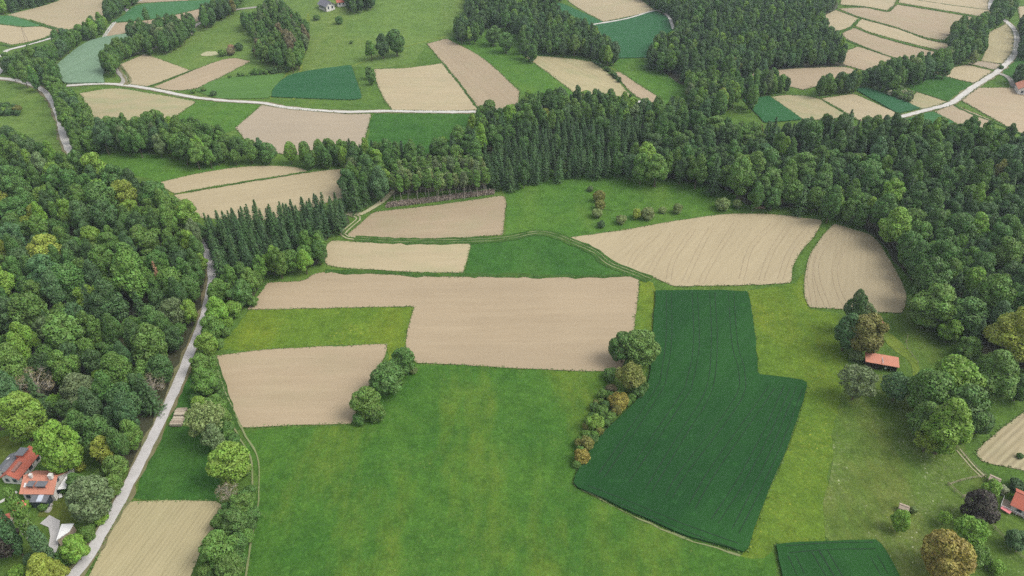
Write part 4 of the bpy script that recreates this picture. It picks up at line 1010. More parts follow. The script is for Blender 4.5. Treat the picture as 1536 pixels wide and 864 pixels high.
# ---- how each one is told apart: tone, kind, and where it stands beside things one can find
MARKS = [(238,420,"the dead brown spruce"), (270,625,"the timber stacks"), (30,695,"the long red roof"), (62,725,"the dormered red roof"), (312,385,"the road's forest end"),
 (110,240,"the white road's forest end"), (235,275,"the left tip of the striped far field"), (302,325,"the lower corner of the striped far field"), (0,300,"the left edge"), (0,480,"the left edge's middle"),
 (312,455,"the upper road bend"), (256,590,"the road's shaded stretch"), (52,575,"the half bare grey tree"), (40,610,"the round garden tree"), (372,465,"the big beige field's left tip"),
 (486,380,"the left end of the narrow beige strip"), (530,340,"the farm track bend"), (590,283,"the mauve reed strip"), (740,288,"the right end of the reed strip"), (450,255,"the top of the striped far field"),
 (557,175,"the upper right corner of the grey field"), (353,192,"the left corner of the grey field"), (250,190,"the lower tip of the greenish field"), (150,192,"the lower left corner of greenish field"),
 (120,140,"the top left of the greenish field"), (98,125,"the blue-green crop's lower tip"), (120,72,"the blue-green crop's upper edge"), (182,127,"the lane junction"), (45,62,"the power pole"), (6,85,"the widened lane at the left"),
 (777,160,"the long strip field's lower end"), (730,155,"the double field's lower corner"), (860,157,"the white road behind the wood"), (980,155,"the narrow pink field"), (955,250,"the upper meadow's top edge"),
 (1100,285,"the upper meadow's right end"), (1139,311,"the bare dirt patch"), (1235,331,"the beige field's upper right tip"), (1251,336,"the curved field's top"), (1335,390,"the curved field's right side"),
 (1359,450,"the curved field's lower corner"), (1395,455,"the round tree by the curved field"), (1427,495,"the lone small round tree"), (1522,500,"the large yellowish tree"), (1536,330,"the right edge's upper part"), (1536,240,"the far right forest corner"),
 (1347,177,"the far road's lower end"), (1284,180,"the tip of the far beige plot"), (1204,180,"the tip of the dark far plot"), (1114,152,"the bright far meadow"), (1450,330,"the middle of the right forest"), (1200,250,"the dark hollow in the forest"),
 (885,258,"the bushes under the spruces"), (650,265,"the pale birch stems"), (1289,110,"the far pink strip's right tip"), (1121,112,"the far pink strip's left tip"), (1270,75,"the terraced fields' left corner"), (1250,20,"the terraced fields' top left"),
 (972,80,"the green far crop's lower right"), (1010,30,"the bend of the far green crop"), (1429,67,"the terraced fields' right corner"), (1478,60,"the straw field by the far road"), (1344,150,"the dark strip by the far hedge"),
 (740,51,"the two lone round trees"), (859,85,"the greenish far field's top"), (905,35,"the far green crop's left tip"), (490,8,"the white walled far house"), (377,92,"the pink strip's right tip"), (440,112,"the dark crop's left corner"),
 (330,480,"the strip meadow's left end"), (1323,540,"the red roofed barn"), (200,350,"the middle of the left forest"), (130,430,"the tall left forest"), (100,500,"the lower left forest")]
KW = {'broadleaf_tree': 'broadleaf tree', 'airy_tree': 'loose-crowned tree', 'spruce_tree': 'spruce', 'bush': 'bush', 'birch_tree': 'pale-stemmed birch', 'bare_tree': 'half bare tree', 'dead_spruce': 'dead spruce', 'poplar': 'poplar'}
ORD = ['nearest', 'second nearest', 'third nearest', 'fourth nearest', 'fifth nearest', 'sixth nearest', 'seventh nearest', 'eighth nearest', 'ninth nearest', 'tenth nearest', 'eleventh nearest', 'twelfth nearest', 'thirteenth nearest', 'fourteenth nearest', 'fifteenth nearest', 'sixteenth nearest', 'seventeenth nearest', 'eighteenth nearest', 'nineteenth nearest', 'twentieth nearest']
def rel(t, m):
    du, dv = t['u'] - m[0], t['v'] - m[1]
    if abs(du) > 2 * abs(dv): return 'right of' if du > 0 else 'left of'
    if abs(dv) > 2 * abs(du): return 'below' if dv > 0 else 'above'
    return ('down ' if dv > 0 else 'up ') + ('right of' if du > 0 else 'left of')
def name_trees(lst):
    cells = {}
    for t in lst:
        if t['label']: continue
        m = min(MARKS, key=lambda q: (q[0] - t['u']) ** 2 + ((q[1] - t['v']) * 1.4) ** 2)
        t['mark'] = m; cells.setdefault((t['tone'], t['kind'], rel(t, m), m[2]), []).append(t)
    for (tone, kd, rl, mk), ts in cells.items():
        ts.sort(key=lambda t: (t['u'] - t['mark'][0]) ** 2 + (t['v'] - t['mark'][1]) ** 2)
        for i, t in enumerate(ts):
            if len(ts) == 1: t['label'] = f"{tone} {KW[kd]} {rl} {mk}"
            elif len(ts) == 2: t['label'] = f"{tone} {KW[kd]} {rl} {mk}, {'nearer' if i == 0 else 'farther'}"
            else: t['label'] = f"{tone} {KW[kd]} {rl} {mk}, {ORD[i]}"

# keep the largest of each kind as objects of their own, gather the rest
CATS = {'broadleaf_tree': ('broadleaf_tree', 'tree'), 'airy_tree': ('loose_crowned_tree', 'tree'), 'bush': ('bush', 'bush'), 'poplar': ('poplar_tree', 'tree'), 'spruce_tree': ('spruce_tree', 'spruce'),
        'dead_spruce': ('dead_spruce', 'spruce'), 'birch_tree': ('birch_tree', 'birch'), 'bare_tree': ('bare_tree', 'tree')}
LIMIT = {'broadleaf_tree': 296, 'spruce_tree': 290, 'bush': 290}
solo, rest = [], []
by = {}
for t in TREES: by.setdefault(t['kind'], []).append(t)
for kd, ts in by.items():
    # outside the frame
    def vis(t):
        return -t['rpx'] < t['u'] < 1536 + t['rpx'] and -t['rpx'] < t['v'] < 864 + t['rpx'] * 1.5
    ins = [t for t in ts if vis(t)]; outs = [t for t in ts if not vis(t)]
    ins.sort(key=lambda t: (t['stand'] is not None, -t['rpx']))
    n = LIMIT.get(kd, 290); solo += ins[:n]; rest += ins[n:] + outs
name_trees(solo)
print("TREES", {k: len(v) for k, v in by.items()}, "solo", len(solo), "rest", len(rest))

def jit(c, k=.14):
    a = 1 + float(rng.uniform(-k, k)); return [max(.004, c[i] * a * (1 + float(rng.uniform(-.06, .06)))) for i in range(3)]
for t in solo:
    nm, cat = CATS[t['kind']]
    e = empty(nm, (t['x'], t['y'], t['z']), t['rot']); e.scale = (t['s'], t['s'], t['sz'])
    grp = (t['stand'] and KW[t['kind']] + ('es' if KW[t['kind']].endswith('sh') or KW[t['kind']].endswith('ch') else '' if KW[t['kind']].endswith('e ') else 's') + " of the " + t['stand'])
    tag(e, t['label'], cat, grp)
    cm, tm, _ = PROTO[t['kind']][t['var']]
    c = bpy.data.objects.new('crown', cm); c.parent = e; COL.objects.link(c); c['tint'] = jit(TINT[t['tone']])
    k = bpy.data.objects.new('trunk', tm); k.parent = e; COL.objects.link(k)

def gather(name, lst, label, cat):
    """many small far trees as one mass: points that carry a tree each"""
    kinds = sorted(PROTO.keys()); flat = [(k, i) for k in kinds for i in range(len(PROTO[k]))]
    coll = bpy.data.collections.new(name + "_kinds")
    for j, (k, i) in enumerate(flat):
        ob = bpy.data.objects.new("%03d" % j, PROTO[k][i][2]); coll.objects.link(ob)
    me = bpy.data.meshes.new(name); me.from_pydata([(t['x'], t['y'], t['z']) for t in lst], [], [])
    n = len(lst)
    def att(nm, typ, vals, key='value'):
        a = me.attributes.new(nm, typ, 'POINT'); a.data.foreach_set(key, np.array(vals, dtype=np.float32 if typ != 'INT' else np.int32).ravel())
    att('pick', 'INT', [flat.index((t['kind'], t['var'])) for t in lst])
    att('size', 'FLOAT_VECTOR', [(t['s'], t['s'], t['sz']) for t in lst], 'vector')
    att('turn', 'FLOAT_VECTOR', [(0, 0, t['rot']) for t in lst], 'vector')
    att('tint', 'FLOAT_COLOR', [(*jit(TINT[t['tone']]), 1.0) for t in lst], 'color')
    ob = bpy.data.objects.new(name, me); COL.objects.link(ob)
    ng = bpy.data.node_groups.new(name, 'GeometryNodeTree')
    ng.interface.new_socket('Geometry', in_out='INPUT', socket_type='NodeSocketGeometry')
    ng.interface.new_socket('Geometry', in_out='OUTPUT', socket_type='NodeSocketGeometry')
    gi = ng.nodes.new('NodeGroupInput'); go = ng.nodes.new('NodeGroupOutput')
    ci = ng.nodes.new('GeometryNodeCollectionInfo'); ci.inputs['Collection'].default_value = coll
    ci.inputs['Separate Children'].default_value = True; ci.inputs['Reset Children'].default_value = True
    ip = ng.nodes.new('GeometryNodeInstanceOnPoints'); ip.inputs['Pick Instance'].default_value = True
    def na(nm, typ):
        a = ng.nodes.new('GeometryNodeInputNamedAttribute'); a.data_type = typ; a.inputs['Name'].default_value = nm; return a.outputs['Attribute']
    ng.links.new(gi.outputs[0], ip.inputs['Points']); ng.links.new(ci.outputs[0], ip.inputs['Instance'])
    ng.links.new(na('pick', 'INT'), ip.inputs['Instance Index']); ng.links.new(na('turn', 'FLOAT_VECTOR'), ip.inputs['Rotation'])
    ng.links.new(na('size', 'FLOAT_VECTOR'), ip.inputs['Scale'])
    ng.links.new(ip.outputs[0], go.inputs[0])
    md = ob.modifiers.new('trees', 'NODES'); md.node_group = ng
    tag(ob, label, cat, kind='stuff')
    return ob
gather('woodland', rest, "the further trees of the forests and belts, too many to tell apart", 'woodland')

# ------------------------------------------------------------------ buildings
def tile_mat(name, c1, c2):
    m, nt, b = newmat(name); tc = nt.nodes.new("ShaderNodeTexCoord").outputs['Object']
    w1 = nt.nodes.new("ShaderNodeTexWave"); w1.bands_direction = 'X'; w1.inputs['Scale'].default_value = 1.3; nt.links.new(tc, w1.inputs['Vector'])
    c = mixc(nt, ramp(nt, noise(nt, tc, .9, 5, .7), .35, .68), c1, c2)
    c = mixc(nt, math_n(nt, 'MULTIPLY', w1.outputs['Fac'], .25), c, tuple(k * .6 for k in c1))
    c = mixc(nt, math_n(nt, 'MULTIPLY', ramp(nt, noise(nt, tc, 6, 3), .55, .7), .35), c, tuple(k * .55 for k in c2))
    nt.links.new(c, b.inputs['Base Color']); bump(nt, b, w1.outputs['Fac'], .4, .04); return m
M['tile'] = tile_mat("clay_tiles", (0.38, 0.105, 0.065), (0.30, 0.10, 0.07))
M['tile2'] = tile_mat("orange_tiles", (0.48, 0.20, 0.13), (0.42, 0.19, 0.13))
M['greytile'] = tile_mat("grey_roofing", (0.13, 0.13, 0.15), (0.17, 0.165, 0.18))
M['white'] = plain("white_render", (0.58, 0.56, 0.52), (0.46, 0.44, 0.41), 1.0, .9)
M['darkwood'] = plain("dark_wood", (0.045, 0.032, 0.025), (0.025, 0.02, 0.016), 2.0, .9)
M['wood'] = plain("weathered_wood", (0.33, 0.27, 0.20), (0.22, 0.18, 0.14), 3.0, .9)
M['lumber'] = plain("sawn_lumber", (0.46, 0.40, 0.30), (0.33, 0.28, 0.21), 4.0, .85)
M['glass'] = plain("window_glass", (0.03, 0.04, 0.05), (0.05, 0.06, 0.07), 1.0, .12)
M['glassroof'] = plain("pale_glass_roof", (0.42, 0.45, 0.50), (0.33, 0.36, 0.42), 1.0, .3)
M['panel'] = plain("grey_sheet", (0.10, 0.105, 0.12), (0.14, 0.145, 0.15), 1.5, .5)
M['sheetwhite'] = plain("white_sheet_roof", (0.62, 0.62, 0.60), (0.54, 0.54, 0.53), .6, .5)
M['stone'] = plain("stone", (0.34, 0.32, 0.29), (0.22, 0.21, 0.19), 2.0, .95)
M['redcloth'] = plain("red_canvas", (0.58, 0.16, 0.12), (0.50, 0.14, 0.10), 1.0, .85)
M['blue'] = plain("blue_pad", (0.02, 0.04, 0.16), (0.015, 0.03, 0.10), 1.0, .6)
M['black'] = plain("black_mesh", (0.02, 0.02, 0.022), None, 1.0, .8)
M['pinkish'] = plain("faded_red", (0.52, 0.17, 0.17), (0.45, 0.15, 0.15), 1.0, .7)
M['metal'] = plain("grey_metal", (0.35, 0.35, 0.36), None, 2.0, .5)

def gable_house(name, label, cat, loc, rz, L, W, eave, ridge, roofm, over=.5, wallm=None, group=None, windows=(), doors=(), foot=-.5):
    """windows/doors: (side, along, z, w, h); side 'S' front -y, 'N' back, 'E' +x gable, 'W' -x gable"""
    e = empty(name, loc, rz); tag(e, label, cat, group); wallm = wallm or M['white']
    a, b = L / 2, W / 2; m = MB(); n = 0
    v = [(-a, -b, foot), (a, -b, foot), (a, b, foot), (-a, b, foot), (-a, -b, eave), (a, -b, eave), (a, b, eave), (-a, b, eave), (-a, 0, ridge - .05), (a, 0, ridge - .05)]
    f = [(0, 1, 5, 4), (2, 3, 7, 6), (1, 2, 6, 9, 5), (3, 0, 4, 8, 7), (3, 2, 1, 0)]
    mesh_obj('wall', v, f, wallm, e)
    r = MB(); k = (ridge - eave) / b; o = over; ze = eave - k * o + .12; zr = ridge + .12
    r.slab([(-a - o, -b - o, ze), (a + o, -b - o, ze), (a + o, 0, zr), (-a - o, 0, zr)], .16)
    r.slab([(a + o, b + o, ze), (-a - o, b + o, ze), (-a - o, .002, zr), (a + o, .002, zr)], .16)
    r.box((0, 0, zr + .03), (L + 2 * o, .26, .12))
    roof = r.obj('roof', roofm, e)
    def opening(side, al, z, w_, h, nm, mat):
        fr = MB(); pn = MB()
        if side in 'SN':
            s = -1 if side == 'S' else 1
            fr.box((al, s * (b + .03), z), (w_ + .16, .08, h + .16)); pn.box((al, s * (b + .075), z), (w_, .03, h))
        else:
            s = 1 if side == 'E' else -1
            fr.box((s * (a + .03), al, z), (.08, w_ + .16, h + .16)); pn.box((s * (a + .075), al, z), (.03, w_, h))
        o_ = fr.obj(nm, M['wood'] if nm == 'door' else M['metal'], e)
        pn.obj('pane' if nm == 'window' else 'door_leaf', mat, o_)
    for q in windows: opening(*q, 'window', M['glass'])
    for q in doors: opening(*q, 'door', M['darkwood'])
    return e, roof, k

def frompx(c4, dz):
    p = [P(u, v, dz) for u, v in c4]     # two short-side corners, then the other two, in order round the roof
    m1 = (p[0] + p[1]) / 2; m2 = (p[2] + p[3]) / 2
    L = (m1 - m2).length; W = ((p[0] - p[1]).length + (p[2] - p[3]).length) / 2
    c = (m1 + m2) / 2; d = m1 - m2
    return c, math.atan2(d.y, d.x), L, W

# long house with red roof, lower left
c, rz, L, W = frompx([(39, 669), (58, 681), (23, 724), (3, 713)], 2.3)
loc = G(c.x, c.y)
e, roof, k = gable_house('house', "long house with red tiled roof and a grey flat dormer, lower left", 'house', loc, rz, L - .8, W - .8, 2.3, 3.9, M['tile'], .4,
    windows=(('W', -1.0, 1.3, .9, 1.1), ('W', 1.0, 1.3, .9, 1.1), ('S', -3, 1.3, 1.2, 1.1), ('S', 0, 1.3, 1.2, 1.1), ('S', 3, 1.3, 1.2, 1.1)), doors=(('S', 4.6, 1.0, .9, 2.0),))
d = MB(); d.box((2.2, .35, 4.05), (2.3, 2.0, 1.0)); dm = d.obj('dormer', M['tile'], roof)
d = MB(); d.box((2.2, .35, 4.60), (2.7, 2.4, .1)); d.obj('dormer_roof', M['panel'], roof)
d = MB(); d.box((-2.0, -.75, 3.6), (3.2, .9, .5)); d.obj('weathered_tiles', plain("weathered_tiles", (.26, .13, .11), (.2, .12, .10), 2), roof)
# its grey side building
p = P(13, 694, 2.4); e2, r2, _ = gable_house('annex', "small outbuilding with dark grey roof beside the long red roof", 'outbuilding', G(p.x, p.y), rz, 5.4, 3.4, 2.1, 2.9, M['panel'], .3,
    windows=(('W', 0, 1.3, .8, .8),), doors=(('N', 0, .95, .9, 1.9),))
d = MB(); d.slab([(.6, .35, 3.02), (1.3, .35, 3.02), (1.3, 1.0, 2.72), (.6, 1.0, 2.72)][::1], .06); d.obj('skylight', M['sheetwhite'], r2)
# dormered house
p = P(61, 714, 5.4); rz = math.radians(-1)
e, roof, k = gable_house('house', "white gabled house with red roof, two grey flat dormers and two chimneys", 'house', G(p.x, p.y), rz, 7.7, 6.6, 3.2, 5.4, M['tile2'], .45,
    windows=(('E', -1.6, 1.6, .9, 1.2), ('E', 1.2, 1.6, .9, 1.2), ('E', 0, 4.1, .8, .9), ('S', -2.7, 1.6, 1.0, 1.2)), doors=(('N', 1.5, 1.0, .9, 2.0),))
for x0, w_ in ((-1.6, 1.5), (1.05, 2.4)):
    d = MB(); d.box((x0, -1.9, 4.35), (w_, 1.3, .9)); dm = d.obj('dormer', M['tile2'], roof)
    d = MB(); d.box((x0, -1.98, 4.86), (w_ + .3, 1.7, .09)); d.obj('dormer_roof', M['panel'], roof)
    d = MB(); d.box((x0, -2.57, 4.3), (w_ - .4, .05, .5)); d.obj('dormer_window', M['glass'], roof)
d = MB(); d.slab([(-3.55, -2.4, 3.97), (-3.05, -2.4, 3.97), (-3.05, -1.5, 4.57), (-3.55, -1.5, 4.57)], .05); d.obj('skylight', M['sheetwhite'], roof)
for x0, y0, s_, h in ((-2.1, -.35, .6, 1.1), (3.0, -.5, .85, 1.3)):
    d = MB(); d.box((x0, y0, 5.4 + h / 2 - .2), (s_, s_, h)); d.box((x0, y0, 5.4 + h - .15), (s_ + .14, s_ + .14, .12)); d.obj('chimney', M['white'], roof)
d = MB(); d.box((1.1, -4.4, 1.1), (3.9, 2.1, 2.2)); cn = d.obj('conservatory', M['glass'], e)
d = MB(); d.slab([(-1.0, -5.6, 2.3), (3.3, -5.6, 2.3), (3.3, -3.42, 2.9), (-1.0, -3.42, 2.9)], .08); d.obj('conservatory_roof', M['panel'], cn)
d = MB(); d.slab([(.6, -5.4, 2.37), (1.9, -5.4, 2.37), (1.9, -3.6, 2.87), (.6, -3.6, 2.87)], .03); d.obj('roof_light', M['glassroof'], cn)
d = MB(); d.box((2.6, 4.4, 1.4), (3.2, 2.4, 2.9)); bx = d.obj('rear_wing', M['white'], e)
d = MB(); d.slab([(.8, 3.2, 3.2), (4.4, 3.2, 3.2), (4.4, 5.9, 2.9), (.8, 5.9, 2.9)], .12); d.obj('rear_wing_roof', M['panel'], bx)
d = MB(); d.poly([(4.45, -2.2, 3.0), (6.1, -1.4, 2.5), (6.2, 2.6, 2.5), (4.45, 2.2, 3.0)]); d.v += [(q[0], q[1], q[2] - .06) for q in d.v[:4]]; d.f.append((7, 6, 5, 4)); d.obj('awning', M['sheetwhite'], e)

# white flat shed between trees
q4 = [P(92, 786, 2.5), P(111, 785, 2.5), P(104, 797, 2.5), P(84, 811, 2.5)]
cc = sum(q4, Vector()) / 4; e = empty('shed', G(cc.x, cc.y)); tag(e, "garden shed with flat white sheet roof beside the gravel drive", 'shed')
pts = [q - e.location for q in q4][::-1]
m = MB(); m.slab([(q.x, q.y, 2.5) for q in pts], .14); m.obj('roof', M['sheetwhite'], e)
m = MB(); cm_ = sum(pts, Vector()) / 4; ins = [cm_ + (q - cm_) * .9 for q in pts]; m.slab([(q.x, q.y, 2.35) for q in ins], 2.8); wl = m.obj('wall', M['wood'], e)
# red roof at the left edge
p = P(-3, 780, 3); gable_house('shed', "red roofed shed cut off by the left edge above the purple tree", 'shed', G(p.x, p.y), .35, 4.6, 3.6, 2.3, 3.2, M['tile'], .3, wallm=M['wood'], windows=(('E', 0, 1.3, .6, .6),), doors=(('S', 0, .95, .8, 1.8),))

# open barn with orange roof
p1, p2 = P(1298, 535, 3.0), P(1349, 543, 3.0); c = (p1 + p2) / 2; rz = math.atan2(p2.y - p1.y, p2.x - p1.x); L = (p2 - p1).length
e = empty('barn', G(c.x, c.y), rz); tag(e, "long low barn with salmon orange roof and dark open front", 'barn')
a = L / 2; m = MB(); m.slab([(-a, -2.0, 2.55), (a, -2.0, 2.55), (a, 2.1, 3.25), (-a, 2.1, 3.25)], .12); rf = m.obj('roof', M['tile2'], e)
m = MB(); m.box((.1, .05, 3.03), (.16, 4.0, .07)); m.obj('roof_seam', M['metal'], rf)
m = MB(); m.box((0, 1.7, 1.35), (L - .8, .12, 3.1)); m.box((-a + .45, 0, 1.2), (.12, 3.3, 2.8)); m.box((a - .45, 0, 1.2), (.12, 3.3, 2.8)); m.box((-2.6, -1.45, 1.1), (L * .42, .1, 2.7)); m.obj('wall', M['darkwood'], e)
for i in range(5):
    m = MB(); m.box((-a + .6 + i * (L - 1.2) / 4, -1.6, 1.1), (.18, .18, 2.7)); m.obj('post', M['darkwood'], e)
m = MB(); m.box((1.2, -1.75, 1.2), (.5, .08, .5)); m.obj('sign_board', M['sheetwhite'], e)
m = MB()
# small orange capped shrine
p = P(1320, 484, 1.4); e = empty('shrine', G(p.x, p.y), .3); tag(e, "tiny hut with pointed orange roof behind the olive-dark tree", 'hut')
m = MB(); m.box((0, 0, .7), (1.3, 1.3, 1.9)); m.obj('wall', M['wood'], e)
m = MB(); b0 = [(-.95, -.95, 1.6), (.95, -.95, 1.6), (.95, .95, 1.6), (-.95, .95, 1.6)]
m.v = b0 + [(0, 0, 3.1)]; m.f = [(0, 1, 4), (1, 2, 4), (2, 3, 4), (3, 0, 4), (3, 2, 1, 0)]; m.obj('roof', M['tile2'], e)
# far white walled house
p = P(490, 9, 2.0); rz = math.atan2(-8.3, 7.7)
gable_house('house', "far white house with grey roof and dark openings, on the top hillside", 'house', G(p.x, p.y), rz, 10.5, 7.0, 3.6, 6.2, M['greytile'], .9,
    windows=[('S', x, 2.0, 1.2, 2.0) for x in (-3.9, -1.9, .1, 2.1)] + [('E', -1.7, 2.0, 1.1, 1.8), ('E', 1.4, 2.0, 1.1, 1.8), ('E', 0, 4.4, .9, .9)], doors=(('S', 4.1, 1.1, 1.0, 2.2),))
p = P(514, 3, 2.0); gable_house('house', "far pale house with red roof cut by the top edge of the photo", 'house', G(p.x, p.y), .3, 8.5, 6.0, 2.8, 4.6, M['tile'], .5,
    windows=[('S', x, 1.6, 1.0, 1.2) for x in (-2.6, 0, 2.6)])
p = P(1537, 131, 3.0); gable_house('house', "white house with orange roof at the right edge by the far road", 'house', G(p.x, p.y), 1.2, 9.5, 7.0, 3.4, 5.8, M['tile2'], .5,
    windows=[('S', x, 1.8, 1.0, 1.2) for x in (-2.6, 0, 2.6)] + [('W', -1.5, 1.8, 1, 1.2), ('W', 1.5, 1.8, 1, 1.2)])
# house at the right edge with terrace
p = P(1552, 752, 3.6); rz = math.radians(-40)
e, roof, k = gable_house('house', "pale house with red roof and timber terrace cut by the right edge", 'house', G(p.x, p.y), rz, 7.4, 5.8, 2.3, 4.0, M['tile'], .5,
    windows=[('S', -2, 1.5, 1.0, 1.2), ('S', 1.5, 1.5, 1.0, 1.2), ('W', 0, 1.5, 1.0, 1.2)], doors=(('S', -.3, 1.0, .9, 2.0),))
p = P(1520, 762, .3); t = empty('terrace', G(p.x, p.y), rz); tag(t, "raised wooden terrace with railing below the edge house", 'terrace')
m = MB()
for i in range(12): m.box((0, -1.6 + i * .29, .35), (5.2, .25, .08))
m.obj('deck', M['wood'], t)
m = MB(); m.box((0, -1.85, 1.15), (5.2, .07, .07)); m.box((0, -1.85, .8), (5.2, .04, .05)); m.box((-2.6, 0, 1.15), (.07, 3.6, .07)); m.obj('railing', M['sheetwhite'], t)
for x0 in (-2.55, -.9, .9, 2.55):
    m = MB(); m.box((x0, -1.85, .5), (.1, .1, 1.4)); m.obj('post', M['sheetwhite'], t)
p = P(1509, 765, .7); t = empty('garden_table', G(p.x, p.y), -.9); tag(t, "faded red garden table in front of the wooden terrace", 'table')
m = MB(); m.box((0, 0, .74), (2.2, 1.2, .06)); m.obj('tabletop', M['pinkish'], t)
for sx in (-.9, .9):
    for sy in (-.45, .45):
        m = MB(); m.box((sx, sy, .3), (.07, .07, .85)); m.obj('leg', M['wood'], t)
# small huts in the old orchard
for (u, v, rz, s_, lb) in ((1356, 761, -.5, 1.9, "little weathered shed with grey boards beside the small bright tree"), (1492, 719, -.7, 2.2, "small weathered shed behind the bright blossoming bush")):
    p = P(u, v, 1.4); e, r_, _ = gable_house('garden_shed', lb, 'shed', G(p.x, p.y), rz, s_, s_ * .8, 1.5, 1.9, M['wood'], .2, wallm=M['wood'], doors=(('S', 0, .7, .6, 1.3),), foot=-.3)

# ------------------------------------------------------------------ garden furniture, stacks, poles, fences
p = P(28, 759, 2.1); t = empty('parasol', G(p.x, p.y)); tag(t, "open red garden parasol on the lawn by the poplars", 'parasol')
m = MB(); m.v = [(1.75 * math.cos(i * math.pi / 4), 1.75 * math.sin(i * math.pi / 4), 2.05) for i in range(8)] + [(0, 0, 2.65)]
m.f = [(i, (i + 1) % 8, 8) for i in range(8)]; m.v += [(x, y, z - .04) for x, y, z in m.v[:9]]; m.f += [(9 + (i + 1) % 8, 9 + i, 17) for i in range(8)]; m.obj('canopy', M['redcloth'], t)
m = MB(); m.tube((0, 0, 0), (0, 0, 2.6), .03, .03); m.obj('pole', M['wood'], t)
m = MB(); m.tube((0, 0, -.05), (0, 0, .12), .3, .3, 12); m.obj('base', M['stone'], t)
p = P(105, 730, .6); t = empty('trampoline', G(p.x, p.y)); tag(t, "round blue garden trampoline beside the white gabled house", 'trampoline')
m = MB()
for i in range(24):
    a0, a1 = i * math.pi / 12, (i + 1) * math.pi / 12; n = len(m.v)
    for r_, z_ in ((1.5, .72), (1.15, .74), (1.15, .68), (1.5, .66)):
        m.v += [(r_ * math.cos(a0), r_ * math.sin(a0), z_), (r_ * math.cos(a1), r_ * math.sin(a1), z_)]
    m.f += [(n, n + 1, n + 3, n + 2), (n + 4, n + 5, n + 7, n + 6), (n + 6, n + 7, n + 1, n), (n + 2, n + 3, n + 5, n + 4)]
m.obj('edge_pad', M['blue'], t)
m = MB(); m.poly([(1.15 * math.cos(i * math.pi / 12), 1.15 * math.sin(i * math.pi / 12), .70) for i in range(24)]); m.obj('jumping_mat', M['black'], t)
for i in range(4):
    a_ = i * math.pi / 2 + .4; m = MB(); m.tube((1.4 * math.cos(a_), 1.4 * math.sin(a_), -.05), (1.4 * math.cos(a_), 1.4 * math.sin(a_), .67), .03, .03); m.obj('leg', M['metal'], t)
p = P(91, 745, .4); t = empty('garden_chair', G(p.x, p.y), .5); tag(t, "small pale garden chair alone on the lawn", 'chair')
m = MB(); m.box((0, 0, .42), (.7, .6, .05)); m.obj('seat', M['sheetwhite'], t)
m = MB(); m.box((0, .32, .75), (.7, .05, .6)); m.obj('backrest', M['sheetwhite'], t)
for sx in (-.3, .3):
    for sy in (-.25, .25):
        m = MB(); m.box((sx, sy, .2), (.05, .05, .42)); m.obj('leg', M['sheetwhite'], t)
def rock(u, v, s_, lb):
    p = P(u, v, .2); d = sph(26, rng); import bmesh
    bm = bmesh.new(); bmesh.ops.create_icosphere(bm, subdivisions=2, radius=1.0)
    ph = rng.uniform(0, 6, 3)
    for vv in bm.verts:
        k_ = 1 + .16 * math.sin(vv.co.x * 3 + ph[0]) + .14 * math.sin(vv.co.y * 4 + ph[1]) + .1 * math.sin(vv.co.z * 5 + ph[2]); vv.co *= k_ * s_; vv.co.z *= .65
    me = bpy.data.meshes.new('rock'); bm.to_mesh(me); bm.free(); me.materials.append(M['stone']); o = bpy.data.objects.new('rock', me); COL.objects.link(o); o.location = G(p.x, p.y, .1)
    tag(o, lb, 'rock', 'rocks in the garden by the conservatory')
rock(72, 764, .8, "largest pale rock below the conservatory"); rock(67, 758, .5, "rock just up left of the largest garden rock"); rock(60, 752, .55, "grey rock under the conservatory's left corner")
rock(77, 757, .45, "small rock right of the garden rock pile"); rock(52, 746, .6, "rock left of the conservatory")
m = MB(); pp = [P(u, v) for u, v in ((52, 748), (80, 750), (78, 757), (54, 755))]
sheet('patio', [(50, 744), (80, 747), (79, 755), (52, 753)], M['stone'], .16, wob=.1, step=1.0, grid=2)
sheet('dirt_patch', [(1130, 311), (1137, 308), (1147, 310), (1148, 313), (1138, 315), (1131, 314)], soil_mat("dirt", (.42, .30, .2), (.36, .26, .17), (.46, .34, .24), 0), .14, wob=.3, step=1.0, grid=2)
sheet('dirt_patch', [(299, 82), (308, 78), (322, 77), (330, 81), (318, 84), (303, 84)], M['track'], .14, wob=.4, step=1.5, grid=3)

# sawn timber stacked beside the road
def stack(c4, lb, n=9, seed=1):
    q = [P(u, v, 1.0) for u, v in c4]; c = sum(q, Vector()) / 4; a_ = (q[1] - q[0] + q[2] - q[3]) / 2; b_ = (q[3] - q[0] + q[2] - q[1]) / 2
    e = empty('timber_stack', G(c.x, c.y), math.atan2(a_.y, a_.x)); tag(e, lb, 'timber stack', 'timber stacks by the road')
    L, W = a_.length, b_.length; r = random.Random(seed)
    for i in range(3):
        m = MB(); m.box((-L * .38 + i * L * .38, 0, .08), (.14, W * .96, .3)); m.obj('bearer', M['darkwood'], e)
    for k_ in range(4):
        for j in range(n):
            y = -W / 2 + (j + .5) * W / n; m = MB(); m.box((r.uniform(-.12, .12), y, .34 + k_ * .24), (L * r.uniform(.86, 1.0), W / n * .84, .2)); m.obj('plank', M['lumber'] if r.random() < .75 else M['wood'], e)
        if k_ < 3:
            m = MB(); m.box((-L * .3, 0, .46 + k_ * .24), (.08, W, .035)); m.box((L * .3, 0, .46 + k_ * .24), (.08, W, .035)); m.obj('spacer', M['darkwood'], e)
stack([(264, 612), (281, 612), (277, 622), (260, 623)], "upper stack of sawn timber between the road and the willow", 7, 3)
stack([(259, 625), (277, 625), (271, 637), (254, 637)], "lower stack of pale sawn timber between the road and the small meadow", 8, 5)

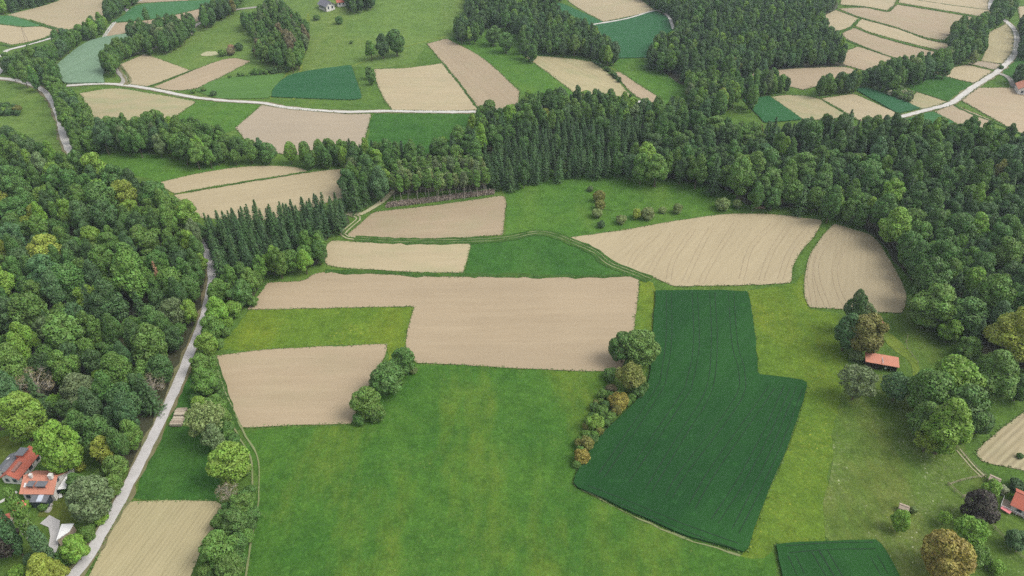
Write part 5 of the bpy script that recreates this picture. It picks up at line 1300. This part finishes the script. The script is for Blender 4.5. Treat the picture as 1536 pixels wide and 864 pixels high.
# timber power pole on two legs, far left field
b0 = P(40, 62); e = empty('power_pole', b0, .9); tag(e, "two-legged timber power pole in the far left field", 'pole')
for s_ in (-1, 1):
    m = MB(); m.tube((s_ * 1.0, 0, -.4), (s_ * .1, 0, 9), .17, .12); m.obj('leg', M['wood'], e)
m = MB(); m.box((0, 0, 8.6), (2.0, .16, .16)); m.box((0, 0, 4), (1.2, .12, .12)); m.obj('crossarm', M['wood'], e)

def fence(px, lb, rails=2, h=1.1, gap=2.4, mat=None):
    w2 = pathline(px, gap); mat = mat or M['wood']; c = w2.mean(0); e = empty('fence', G(c[0], c[1])); tag(e, lb, 'fence'); o = e.location
    T = [G(x, y) - o for x, y in w2]
    for t in T:
        m = MB(); m.box((t.x, t.y, t.z + h / 2 - .2), (.12, .12, h + .4)); m.obj('post', mat, e)
    for k_ in range(rails):
        m = MB()
        for a_, b_ in zip(T[:-1], T[1:]):
            z_ = h * (.9 - .45 * k_); d_ = (b_ - a_); n_ = Vector((-d_.y, d_.x, 0)).normalized() * .08
            m.tube(a_ + Vector((0, 0, z_)) + n_, b_ + Vector((0, 0, z_)) + n_, .045, .045, 5)
        m.obj('rail', mat, e)
fence([(1423, 729), (1440, 723), (1458, 719), (1476, 716)], "weathered fence running from the shed to the orchard grass")
fence([(1421, 727), (1432, 738), (1443, 747), (1455, 757)], "fence on the left side of the pen by the purple tree")
fence([(1443, 747), (1455, 744), (1468, 740)], "short fence across the pen above the purple tree")
fence([(1434, 672), (1447, 686), (1462, 701), (1479, 717)], "long slanting fence beside the grassy lane")
fence([(1478, 778), (1496, 800), (1515, 820), (1540, 846)], "fence sloping down to the lower right corner")
fence([(1361, 505), (1358, 520), (1366, 533), (1376, 546)], "low fence on the right of the mown path by the barn", 1, .9)

# strip of dry reeds above the beige field
def reeds():
    V = []; F = []; w2 = pathline([(580, 309), (640, 302), (700, 294), (741, 289)], .16)
    for x, y in w2:
        for k_ in range(11):
            a, b = x + rng.normal() * .1, y + rng.uniform(-1.7, 1.7); z = float(terrain(a, b)); h = rng.uniform(.8, 1.4); t = rng.random() * 3.14; c_, s_ = math.cos(t) * .11, math.sin(t) * .11
            lx, ly = rng.normal(size=2) * .18; n = len(V)
            V += [(a - c_, b - s_, z), (a + c_, b + s_, z), (a + c_ + lx, b + s_ + ly, z + h), (a - c_ + lx, b - s_ + ly, z + h)]; F.append((n, n + 1, n + 2, n + 3))
    m_, nt_, b_ = newmat("dry_reed"); gi = nt_.nodes.new("ShaderNodeNewGeometry").outputs['Random Per Island']
    nt_.links.new(mixc(nt_, gi, (0.19, 0.15, 0.12), (0.36, 0.30, 0.24)), b_.inputs['Base Color'])
    tag(mesh_obj('reeds', V, F, m_), "strip of dry mauve-brown reeds above the beige field", 'reeds', kind='stuff')
reeds()

# ------------------------------------------------------------------ air
hz = MB(); hz.box((0, 1300, 76), (2600, 3200, 250)); m = bpy.data.materials.new("air"); m.use_nodes = True; nt = m.node_tree; nt.nodes.clear()
o_ = nt.nodes.new("ShaderNodeOutputMaterial"); pv = nt.nodes.new("ShaderNodeVolumePrincipled"); pv.inputs['Density'].default_value = HAZE_D; pv.inputs['Color'].default_value = (.78, .88, 1.0, 1); pv.inputs['Anisotropy'].default_value = .2
nt.links.new(pv.outputs[0], o_.inputs['Volume']); tag(hz.obj('haze', m), 'thin haze over the valley', 'haze', kind='stuff')
